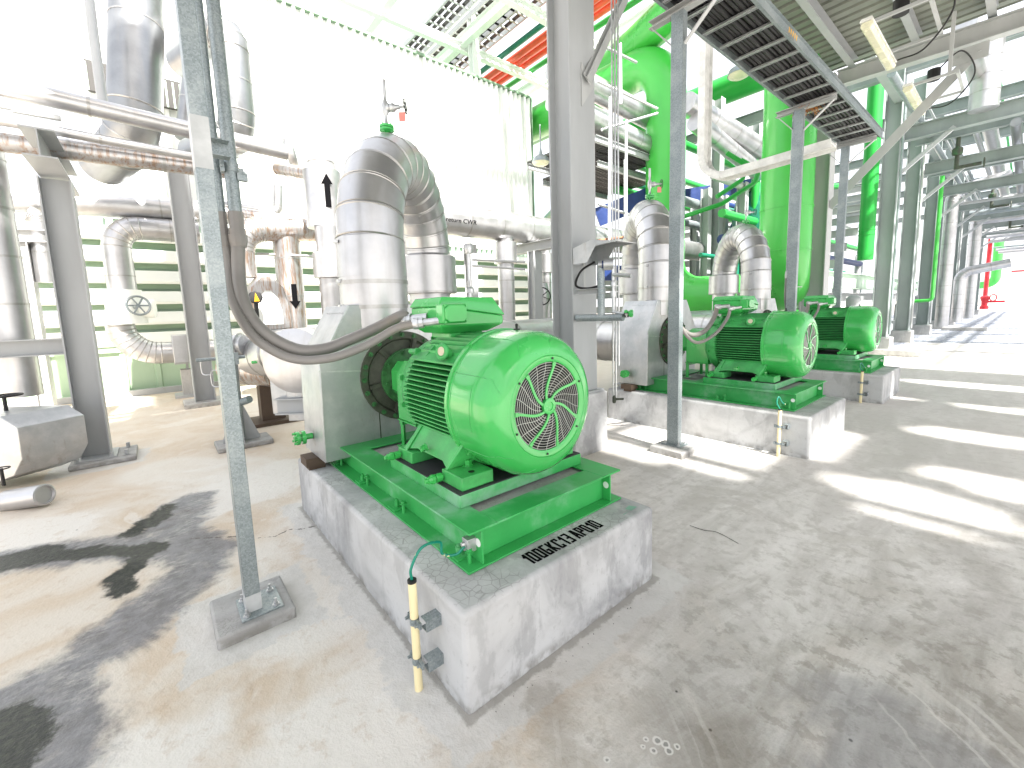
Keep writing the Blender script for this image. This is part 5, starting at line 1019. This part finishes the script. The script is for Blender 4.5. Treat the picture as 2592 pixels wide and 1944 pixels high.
m = MB(); pz = at(580, 810, D=6.2); m.box(pz.x-.12, pz.x+.12, pz.y-.15, pz.y+.15, 0.05, pz.z); m.box(pz.x-.3, pz.x+.3, pz.y-.3, pz.y+.3, 0, .05); m.build('leg', 'weld', t)
t = clad_pipe('blow_off_pipe', 'clad pipe with rust under the hoses', [at(500, 792, D=6.3), at(600, 800, D=6.)], .24, group='suction pipes', mat='clad_rust', bands=.5)
one('branch_valve', MB().lathe(at(545, 783, D=5.4), (R2.x, R2.y, .1), [(0, .02), (.12, .02), (.12, .05), (.14, .05), (.14, .03), (.18, .03), (.18, .05), (.2, .05)], 16), 'green', 'small green flange on a thin branch below the hoses', 'valve')
c_ = at(520, 745, D=5.7); m = MB(); m.lathe(c_, (R2.x, R2.y, 0), [(-.12, .03), (-.08, .14), (-.02, .16), (.0, .16), (.0, .13), (.05, .13)], 24); one('pressure_gauge', m, 'zinc', 'round metal instrument head beside the nearest post', 'gauge')
# tripod style pipe support
t = thing('pipe_support', 'flared pipe stand on a small plinth behind the nearest post', 'support', (-5.85, .72, 0)); q = Vector((-5.95, .66, 0)); zt_ = at(520, 768, X=q.x).z
MB().box(q.x-.22, q.x+.2, q.y-.26, q.y+.3, 0, .06).build('base_plinth', 'footing', t, bevel=.012)
MB().tube([(q.x, q.y, .10), (q.x, q.y, zt_)], .042, 16).build('stem', 'galv', t)
m = MB()
for dx, dy in ((1, 0), (-1, 0), (0, 1), (0, -1)):
    nx, ny = -dy*.005, dx*.005; m.add([(q.x+nx, q.y+ny, .06), (q.x+dx*.19+nx, q.y+dy*.19+ny, .06), (q.x+dx*.19+nx, q.y+dy*.19+ny, .09), (q.x+dx*.035+nx, q.y+dy*.035+ny, .52), (q.x-nx, q.y-ny, .06), (q.x+dx*.19-nx, q.y+dy*.19-ny, .06), (q.x+dx*.19-nx, q.y+dy*.19-ny, .09), (q.x+dx*.035-nx, q.y+dy*.035-ny, .52), ], [(0, 1, 2, 3), (7, 6, 5, 4), (0, 4, 5, 1), (1, 5, 6, 2), (2, 6, 7, 3)])
m.build('gusset_fin', 'steel', t)
m = MB(); m.box(q.x+.03, q.x+.06, q.y-.05, q.y+.05, .98, 1.12); m.tube([(q.x+.02, q.y-.35, 1.06), (q.x+.02, q.y+.12, 1.06)], .02, 8); m.build('clamp', 'galv', t); MB().tube([(q.x, q.y+.03, .52), (q.x+.1, q.y+.11, .56)], .045, 12).build('side_stub', 'galv', t)
for k, yb in enumerate((0, .17)):
    p_ = at(438+22*k, 775+yb*150, D=5.2); one('grab_loop', MB().tube(bez([p_+R2*.1, p_-R2*.0, p_-R2*.03+Vector((0, 0, -.05)), p_-R2*.03+Vector((0, 0, -.16)), p_+Vector((0, 0, -.20)), p_+R2*.1+Vector((0, 0, -.20))], 5), .007, 8), 'zinc', '%s bent rod loop behind the nearest post' % ['upper', 'lower'][k], 'loop', 'bent rod loops')
# return header with text, tees and its frame
XR = -7.2; hp = [at(925, 468, X=XR), at(1062, 484, X=XR), at(1260, 516, X=XR)]
zr = at(1062, 486, X=XR).z; yl, yr = at(925, 480, X=XR).y, 16.
t = clad_pipe('return_header', 'clad cooling water return header lettered in black', [Vector((XR, yl, zr)), Vector((XR, yr, zr))], .30, group=None, bands=.85)
cu = bpy.data.curves.new('header_lettering', 'FONT'); cu.body = 'return CWR'; cu.size = .20; cu.extrude = .002; cu.align_x = 'LEFT'
dg = bpy.data.objects.new('tmp', cu); S.collection.objects.link(dg); bpy.context.view_layer.update()
me = bpy.data.meshes.new_from_object(dg.evaluated_get(bpy.context.evaluated_depsgraph_get())); bpy.data.objects.remove(dg)
tx = bpy.data.objects.new('header_lettering', me); me.materials.clear(); me.materials.append(M['ink']); S.collection.objects.link(tx); tx.parent = t
ty0 = at(962, 474, X=XR+.28).y; ang = math.radians(28)
wmax = max(v.co.x for v in me.vertices); sc_ = (at(1029, 484, X=XR+.28).y-ty0)/wmax
for v in me.vertices:
    yy, hh, ex = v.co.x*sc_, v.co.y*sc_*.85, v.co.z; an = math.radians(-20)+hh/.302
    v.co = Vector((XR+(.306+ex)*math.cos(an), ty0+yy, zr+(.306+ex)*math.sin(an)))-Vector(t.location)
def tee(lab, x, y, yb, rr, box=None, X=XR):
    yy = at(x, y, X=X).y; zb = at(x, yb, X=X).z
    t = clad_pipe('riser_pipe', lab, [Vector((X, yy, zr-.2)), Vector((X, yy, zb))], rr, group='clad risers', bands=.6)
    if box:
        z0, z1 = at(x, box[1], X=X).z, at(x, box[0], X=X).z; MB().lathe((X, yy, z0), (0, 0, 1), [(0, rr*1.3), (.01, rr*1.4), (z1-z0-.02, rr*1.4), (z1-z0, rr*1.2)], 28).build('flange_box', 'clad', t)
tee('riser falling from the return header tee', 1092, 560, 700, .175, (523, 570)); tee('second riser from the return header beside the big column', 1178, 560, 700, .13, (548, 590))
column('grey column under the return header', XR+.1, XR+.32, at(1155, 600, X=XR+.2).y-.12, at(1155, 600, X=XR+.2).y+.12, 0, zr-.5, 'steel', None, 'left hand steel columns'); yc_ = at(1155, 600, X=XR+.2).y
beam('header_bracket', 'bracket beam under the return header', (XR-.5, yc_, zr-.40), (XR+.9, yc_, zr-.40), .2, .2, 'steel_lt')
column('pale column partly hidden by the arch pipe', XR-.3, XR-.1, at(1018, 600, X=XR-.2).y-.1, at(1018, 600, X=XR-.2).y+.1, 0, zr-.4, 'steel_lt', None, 'left hand steel columns')
hw_ = at(1170, 640, X=-6.9); t = thing('gate_valve', 'gate valve with black handwheel left of the big column', 'valve', tuple(hw_)); m = MB(); dv = Vector((.75, -.6, 0)).normalized(); m.torus(hw_, dv, .19, .014, 28, 6); u_ = dv.orthogonal().normalized()
for k in range(3): q_ = Matrix.Rotation(k*math.pi/3, 4, dv) @ u_; m.cyl(hw_-q_*.19, hw_+q_*.19, .01, 6)
m.cyl(hw_, hw_-dv*.3, .03, 10); m.build('handwheel', 'black', t); MB().lathe(hw_-dv*.3+Vector((0, 0, .3)), (0, 0, -1), [(0, .16), (.2, .2), (.4, .2), (.65, .15), (.9, .15)], 20).build('valve_body', 'clad', t)
# suction header along all pumps
clad_pipe('suction_header', 'fat clad header lying behind all the pumps', [(-4.9, 2.9, 1.0), (-4.9, 16, 1.0)], .36, group=None, bands=1.1)
for i in range(3):
    b = RP+Vector((0, PY[i], 0))
    if i: clad_pipe('suction_pipe', 'suction branch behind the %s pump casing' % ['', 'middle', 'farthest'][i], [(-4.7, b.y-1.0, 1.0), (-3.45, b.y-1.0, 1.0)], .30, group='suction pipes', bands=.35)
    one('spring_support', MB().box(-4.3, -4.0, b.y-.5, b.y-.2, 0, .06).box(-4.25, -4.05, b.y-.45, b.y-.25, .06, .22).box(-4.32, -3.98, b.y-.52, b.y-.18, .22, .25).box(-4.25, -4.05, b.y-.45, b.y-.25, .25, .42).box(-4.32, -3.98, b.y-.52, b.y-.18, .42, .45).box(-4.22, -4.08, b.y-.42, b.y-.28, .45, .62), 'sheet', 'stacked plate support below the %s suction pipe' % ['nearest', 'middle', 'farthest'][i], 'support', 'stacked plate supports')
for i in (0, 1, 2):
    p_ = Vector((-3.75, 2.55+PY[i], 1.35)); t = thing('vent_branch', 'thin valve branch standing beside the %s arch' % ['nearest', 'middle', 'farthest'][i], 'valve', tuple(p_), 'thin valve branches'); m = MB(); m.tube([p_+Vector((.15, 0, 0)), p_, p_+Vector((0, 0, .75))], .02, 8); m.lathe(p_+Vector((0, 0, .35)), (0, 0, 1), [(0, .04), (.04, .04), (.06, .025), (.12, .03)], 10); m.lathe(p_+Vector((0, 0, .75)), (0, 0, 1), [(0, .04), (.05, .055), (.1, .04)], 12); m.build('valve_tube', 'zinc', t)
# ================================================================ green ducts and clutter at the right
d1 = at(1437, 400, D=12.8); d1.z = 0; r1_ = .565
def duct(lab, pts, r, mat='duct', R=None, k=10, fl=None):
    t = thing('green_duct', lab, 'duct', (pts[0][0], pts[0][1], min(p[2] for p in pts)), 'green ducts'); path, _ = fillet(pts, R or r*1.9, k); MB().tube(path, r, 40).build('duct_shell', mat, t, smooth=50)
    each('weld_ring', [MB().lathe((pts[1][0], pts[1][1], z), (0, 0, 1), [(0, r+.001), (.0, r+.012), (.03, r+.012), (.03, r+.001)], 40, False) for z in fl or ()], mat, t)
    return t
ze = at(1437, 128, D=12.8).z-.15
duct('bright green duct dropping behind the middle arch', [(d1.x-7, d1.y, ze), (d1.x, d1.y, ze), (d1.x, d1.y, 1.75), (d1.x+2., d1.y+.5, 1.75)], r1_, fl=(3.2, 5.))
d2 = at(1700, 400, D=9.3); d2.z = 0; z2 = 9.6
duct('bright green duct behind the farthest arch', [(d2.x-8, d2.y+2.5, z2), (d2.x, d2.y, z2), (d2.x, d2.y, 1.75), (d2.x-1.3, d2.y+4.5, 1.75)], .50, fl=(2.6, 3.5, 4.6))
d3 = at(1877, 430, D=14.); duct('narrower deep green duct with a flange', [(d3.x, d3.y, 12), (d3.x, d3.y, 6), (d3.x, d3.y, 2.8)], .215, 'ductd', fl=(3.6, 3.75))
q = at(1640, 165, D=14.); duct('green duct running level beyond the first', [q-Vector((6, 0, 0)), q+Vector((2.2, 0, 0))], .45, 'ductd')
q = at(1215, 250, D=16.); duct('deep green duct seen left of the big column', [q-Vector((9, 0, 0.)), q+Vector((.8, 0, 0))], .5, 'ductd'); q = at(1200, 450, D=16.); duct('lower green duct seen left of the big column', [q-Vector((3, -2, 0.)), q+Vector((1.8, -1, 0))], .18, 'ductd')
q = at(1640, 470, D=14); t = one('expansion_bellows', MB().lathe(q, (0, 0, 1), [(-1.6, .6), (-1., .75), (0, .8), (.6, .7), (1., .45)], 28), 'teal', 'dark teal vessel between the two green ducts', 'vessel')
# clad ducts high up behind the thin tubes
for k, (xa, ya, xb, yb, r, lab) in enumerate(((1290, 195, 1420, 265, .30, 'upper clad duct behind the thin tubes'), (1290, 262, 1420, 330, .30, 'lower clad duct behind the thin tubes'), (1560, 270, 1665, 335, .26, 'clad duct between the green ducts'), (1560, 310, 1640, 375, .22, 'smaller clad duct between the green ducts'))):
    a, b = at(xa, ya, D=11.5), at(xb, yb, D=13); clad_pipe('high_duct', lab, [a-(b-a)*.6, b], r, group='high clad ducts', bands=1.1)
for k, (pts, lab) in enumerate((([(1600, 345), (1640, 368), (1630, 395), (1560, 440), (1470, 470)], 'bent green pipe above the white tray'), ([(1570, 330), (1612, 356), (1604, 388), (1548, 425)], 'second bent green pipe above the white tray'))):
    pipe('green_pipe', lab, [at(x, y, D=10.5) for x, y in pts], .055, 'ductd', R=.15, group='small green pipes')
# platform with grating
def grating(lab, c, ex, ey, n1, n2, mat='sheet', loc=None, sub='window'):
    c, ex, ey = Vector(c), Vector(ex), Vector(ey); t = thing('grating_platform', lab, 'platform', tuple(c), 'grating platforms'); m = MB()
    for k in range(n1+1): p = c+ex*(k/n1); m.bar(p, p+ey, .035, .06)
    for k in range(n2+1): p = c+ey*(k/n2); m.bar(p, p+ex, .03, .05)
    m.build('grating', mat, t, smooth=0); each('edge_beam', [MB().ibeam(c+q_+Vector((0, 0, -.1)), c+q_+ex+Vector((0, 0, -.1)), .1, .16) for q_ in (Vector((0, 0, 0)), ey)], 'steel', t)
grating('dark scaffold platform seen from below right of the big column', at(1285, 290, D=11.), (0, 3.3, 0), (-2.6, 0, 0), 26, 7, 'window'); grating('lower scaffold platform right of the big column', at(1290, 345, D=12.), (0, 3.3, 0), (-2.2, 0, 0), 26, 7, 'window')
# scaffold tubes
for k, (x0, y0_, x1, y1_, D) in enumerate(((1353, 260, 1352, 700, 10.2), (1340, 95, 1341, 225, 9.5), (1318, 210, 1316, 520, 10.), (1350, 345, 1351, 520, 11.))): pipe('scaffold_tube', '%s upright scaffold tube right of the big column' % ['tallest', 'topmost', 'second', 'short'][k], [at(x0, y0_, D=D), at(x1, y1_, D=D)], .035, 'zinc', group='scaffold tubes')
for k, (x0, y0_, x1, y1_) in enumerate(((1290, 440, 1400, 478), (1290, 175, 1420, 235), (1300, 280, 1420, 245), (1290, 520, 1400, 505), (1300, 98, 1375, 135), (1290, 560, 1380, 555))): pipe('scaffold_tube', '%s level scaffold tube beside the thin tubes' % ['sloping middle', 'sloping upper', 'rising', 'rusty lower', 'topmost', 'lowest'][k], [at(x0, y0_, D=10), at(x1, y1_, D=10.6)], .032, 'brown' if k == 3 else 'zinc', group='scaffold tubes')
# blue structure and clutter frames
for k, (x0, y0_, x1, y1_, D, h_, lab) in enumerate(((1290, 470, 1420, 418, 13., .55, 'blue panel behind the middle arch'), (1480, 425, 1640, 400, 15., .5, 'blue beam between the green ducts'), (1290, 590, 1380, 590, 13, .45, 'blue sheet low beside the big column'))): one('blue_panel', MB().bar(at(x0, y0_, D=D), at(x1, y1_, D=D), .1, h_), 'blue', lab, 'panel', 'blue panels')
for k, (x, D) in enumerate(((1523, 14), (1560, 15), (1600, 13.5), (1615, 16), (1500, 16))): p_ = at(x, 560, D=D); one('steel_post', MB().ibeam((p_.x, p_.y, 0), (p_.x, p_.y, 5.2), .24, .26), 'steel', '%s slim post in the plant between the green ducts' % ['first', 'second', 'third', 'fourth', 'fifth'][k], 'post', 'slim plant posts')
gcol = ['ductd', 'galv', 'teal', 'ductd', 'steel_lt', 'blue', 'galv', 'ductd', 'red', 'clad']
nm = ['deep green', 'galvanised', 'teal', 'green', 'pale', 'blue', 'silver', 'dark green', 'red', 'clad']
NUM = ['first', 'second', 'third', 'fourth', 'fifth', 'sixth', 'seventh', 'eighth', 'ninth', 'tenth', 'eleventh', 'twelfth', 'thirteenth', 'fourteenth', 'fifteenth', 'sixteenth', 'seventeenth', 'eighteenth', 'nineteenth', 'twentieth', 'twenty-first', 'twenty-second', 'twenty-third', 'twenty-fourth', 'twenty-fifth', 'twenty-sixth', 'twenty-seventh', 'twenty-eighth', 'twenty-ninth', 'thirtieth']
rg = random.Random(11)
for k in range(28):
    x = -5.5-rg.random()*6; y = 13.0+k*.62; z0 = .2+rg.random(); z1 = 3+rg.random()*3; r = .05+rg.random()*.12; c_ = k % 10
    if c_ == 8: c_ = 0
    pipe('plant_pipe', '%s upright pipe, %s, in the crowded plant behind the ducts' % (nm[c_], NUM[k]), [(x, y, z0), (x, y, z1), (x+1.2*rg.random()-.6, y+1.4, z1+.1)], r, gcol[c_], R=r*3, group='upright pipes behind the ducts')
for k in range(18):
    x = -5.6-rg.random()*5; z = .8+k*.36; c_ = (k*3) % 8; pipe('plant_pipe', '%s level pipe, %s from the ground, behind the ducts' % (nm[c_], NUM[k]), [(x, 12.5, z), (x, 28, z)], .06+.09*rg.random(), gcol[c_], group='level pipes behind the ducts')
for k in range(10):
    z = 1.4+k*.62; one('plant_beam', MB().ibeam((-13.5, 14+k*1.3, z), (-4., 14+k*1.3, z), .2, .26), 'steel' if k % 2 else 'steel_lt', '%s grey beam across the plant behind the ducts' % NUM[k], 'beam', 'beams behind the ducts')
for k in range(5): one('plant_post', MB().ibeam((-6.8, 14.5+k*3., 0), (-6.8, 14.5+k*3., 8), .3, .3), 'steel', '%s tall post behind the ducts' % NUM[k], 'post', 'tall posts behind the ducts')
# upper rack beyond the building roof
ZR = 11.4
for k, (x, y, mat, r, lab) in enumerate(((1046, 150, 'teal', .10, 'teal pipe on the high rack'), (1075, 152, 'orange', .13, 'first orange pipe on the high rack'), (1088, 157, 'orange', .13, 'second orange pipe on the high rack'), (1102, 162, 'orange', .13, 'third orange pipe on the high rack'), (1122, 170, 'ductd', .10, 'green pipe on the high rack'))):
    p = at(x, y, Z=ZR); pipe('rack_pipe', lab, [(-22, p.y, ZR), (-4.2, p.y, ZR)], r, mat, group='coloured pipes on the high rack')
for k, (xa, ya, wd) in enumerate(((905, 62, .8), (950, 95, 1.1), (985, 108, .9))):
    p = at(xa, ya, Z=ZR+.6); t = thing('ladder_tray', '%s ladder tray on the high rack above the building' % NUM[k], 'cable tray', (-10, p.y, ZR+.6), 'ladder trays on the high rack'); m = MB(); m.box(-22, -5, p.y-.03, p.y+.03, ZR+.5, ZR+.68); m.box(-22, -5, p.y+wd-.03, p.y+wd+.03, ZR+.5, ZR+.68)
    xx = -21.8
    while xx < -5: m.box(xx, xx+.06, p.y, p.y+wd, ZR+.52, ZR+.56); xx += .45
    m.build('tray_frame', 'steel_lt', t, smooth=0); m = MB(); [m.box(-22, -5, p.y+.12+j*wd*.28, p.y+.12+j*wd*.28+wd*.15, ZR+.58, ZR+.62) for j in range(3)]; m.build('cable', 'window', t, smooth=0)
for k, x in enumerate((-14., -11., -8.)): beam('high_rack_beam', '%s white beam under the coloured pipes' % NUM[k], (x, 5., ZR-.28), (x, 14.5, ZR-.28), .22, .3, 'bright', 'beams of the high rack')
for k, y in enumerate((6.6, 9.6, 13.8)): beam('high_rack_beam', '%s long white girder of the high rack' % NUM[k], (-22, y, ZR-.1), (-4, y, ZR-.1), .25, .4, 'bright', 'beams of the high rack')
one('rack_post', MB().ibeam((-13.5, 9.8, 8), (-13.5, 9.8, ZR+2.5), .3, .3), 'bright', 'white post of the high rack above the roof edge', 'post')
# ================================================================ far lane at the right
for k, (x, y, z, r, mat, lab) in enumerate(((-2.2, 24.6, 0, .21, 'clad', 'nearest clad riser on the far lane'), (-2.1, 28.9, 0, .2, 'clad', 'second clad riser on the far lane'), (-2.0, 33.5, 0, .22, 'clad', 'third clad riser on the far lane'))): clad_pipe('lane_riser', lab, [(x, y, z+.3), (x, y, 5.6 if k != 1 else 2.6), (x+1.5, y+.2, 5.9 if k != 1 else 2.9)], r, group='clad risers on the far lane', bands=.9)
pipe('lane_pipe', 'thin green pipe dropping and turning left on the far lane', [(-2.35, 22.8, 6.5), (-2.35, 22.8, 1.4), (-3.1, 22.8, 1.35)], .065, 'duct', R=.12)
rp = at(2128, 640, D=38); t = thing('fire_hydrant_riser', 'red fire water riser with a wheel valve down the lane', 'hydrant', (rp.x, rp.y, .3)); MB().tube([(rp.x, rp.y, .3), (rp.x, rp.y, at(2140, 505, D=38).z)], .15, 14).build('riser', 'red', t); m = MB(); m.lathe((rp.x, rp.y, .3), (0, 0, 1), [(0, .3), (.25, .3), (.3, .2), (.7, .22), (.9, .3), (1.1, .3), (1.2, .15)], 14); m.tube([(rp.x-.1, rp.y, .95), (rp.x+1.2, rp.y, .95)], .1, 10); m.torus((rp.x+.5, rp.y-.3, 1.3), (1, -1, 0), .28, .05, 18, 6); m.build('valve_body', 'red', t)
gp = at(2155, 560, D=44); pipe('lane_pipe', 'bright green pipe with a low elbow at the lane end', [(gp.x, gp.y, at(2160, 512, D=44).z), (gp.x, gp.y, at(2150, 612, D=44).z), (gp.x-1.6, gp.y+.6, at(2150, 616, D=44).z)], .38, 'duct', R=.8)
for k in range(9):
    y = 24+k*4.2; z = 5.15+.1*(k % 3); pipe('lane_cross_pipe', '%s pipe crossing above the far lane' % NUM[k], [(-2, y+1, z), (6, y+1, z)], .06+.05*(k % 3), ['steel', 'galv', 'clad', 'steel_lt', 'clad'][k % 5], group='pipes crossing the lane')
for k in range(10):
    x = -1.2+rg.random()*3.5; y = 20+k*3.2; z = 6.1+rg.random(); clad_pipe('hanging_pipe', '%s clad pipe hanging in the lane rack' % NUM[k], [(x, y, z+1.2), (x, y, z), (x+1.6, y+1.5, z)], .12+rg.random()*.14, group='clad pipes hanging in the rack', bands=.6, k=3)
for k in range(7):
    x = -2.2+k*1.05; z = 6.25+.5*(k % 2); mm_ = ['galv', 'clad', 'ductd', 'steel_lt', 'clad', 'galv', 'ductd'][k]; pipe('rack_run_pipe', '%s long pipe running down the lane rack' % NUM[k], [(x, 12.5, z), (x, 58, z)], [.08, .18, .10, .07, .2, .06, .09][k], mm_, group='long pipes down the rack')
for k in range(3):
    p = [(-1.0, 15.6, 6.0), (.4, 16.6, 5.5), (1.4, 18.5, 5.6)][k]; clad_pipe('hanging_pipe', '%s short silver vessel end below the first rack beams' % ['left', 'middle', 'right'][k], [(p[0], p[1], p[2]+1.4), (p[0], p[1], p[2]-.1)], .26-.04*k, group='silver vessel ends', bands=.5)
t = thing('far_building', 'pale building closing the end of the lane', 'building', (4, 92, 0)); m = MB(); m.box(-3.6, 30, 92, 104, 0, 7); m.build('wall', 'bright', t)
each('window', [MB().box(-2.8+k*2.2, -1.6+k*2.2, 91.93, 91.995, 3, 4.2) for k in range(8)], 'steel_lt', t)
pipe('far_rail', 'thin red pipe before the far building', [(-1.5, 80, 4.3), (20, 80, 4.3)], .12, 'red')
for k in range(4):
    y = 17.1+k*4.3; one('equipment_skid', MB().box(-4.0, -3.4, y, y+1.2, 0, .5).box(-3.9, -3.5, y+.2, y+1., .5, 1.25).lathe((-3.7, y+.6, 1.25), (0, 0, 1), [(0, .2), (.3, .2), (.4, .1)], 14), 'steel', '%s small grey equipment skid between rack columns' % NUM[k], 'equipment', 'equipment skids', bevel=.02)
t = thing('green_equipment', 'sunlit green machine behind the farthest motor', 'machine', (-5.2, 15.4, 0)); m = MB(); m.lathe((-6.4, 15.6, 1.1), (1, 0, 0), [(0, .5), (.2, .62), (1.3, .62), (1.5, .4), (2.1, .35)], 28); m.build('machine_body', 'duct', t); m = MB(); m.box(-6.3, -4.4, 15., 16.2, 0, .5); m.build('machine_base', 'green_dull', t, bevel=.02)
for k in range(2): one('wall_box', MB().box(-3.35, -3.2, 12.2, 13.3, .72+.0+k*.55, 1.08+k*.55), 'steel_lt', '%s pale cable duct box behind the far motor' % ['lower', 'upper'][k], 'box', 'pale duct boxes', bevel=.01)
# loose bits on the floor
m = MB()
for k in range(26):
    f_ = k/26; x = -1.19+random.uniform(0, .03); y = .85+f_*1.15+random.uniform(-.02, .02); s_ = random.uniform(.002, .006); m.add([(x, y, .001), (x+s_, y, .001), (x, y+s_, .001), (x, y, .001+s_)], [(0, 1, 2), (0, 1, 3), (1, 2, 3), (0, 3, 2)])
one('grit', m, 'black', 'dark crumbs along the foot of the nearest plinth', 'debris', smooth=0)['kind'] = 'stuff'
tw = [at(1490, 1135, Z=.004), at(1520, 1145, Z=.005), at(1550, 1150, Z=.004), at(1595, 1174, Z=.003)]
one('twig', MB().tube(bez(tw, 6), .0016, 6), 'cast', 'thin twig lying on the floor right of the nearest plinth', 'twig')
print('OBJECTS', len(bpy.data.objects))
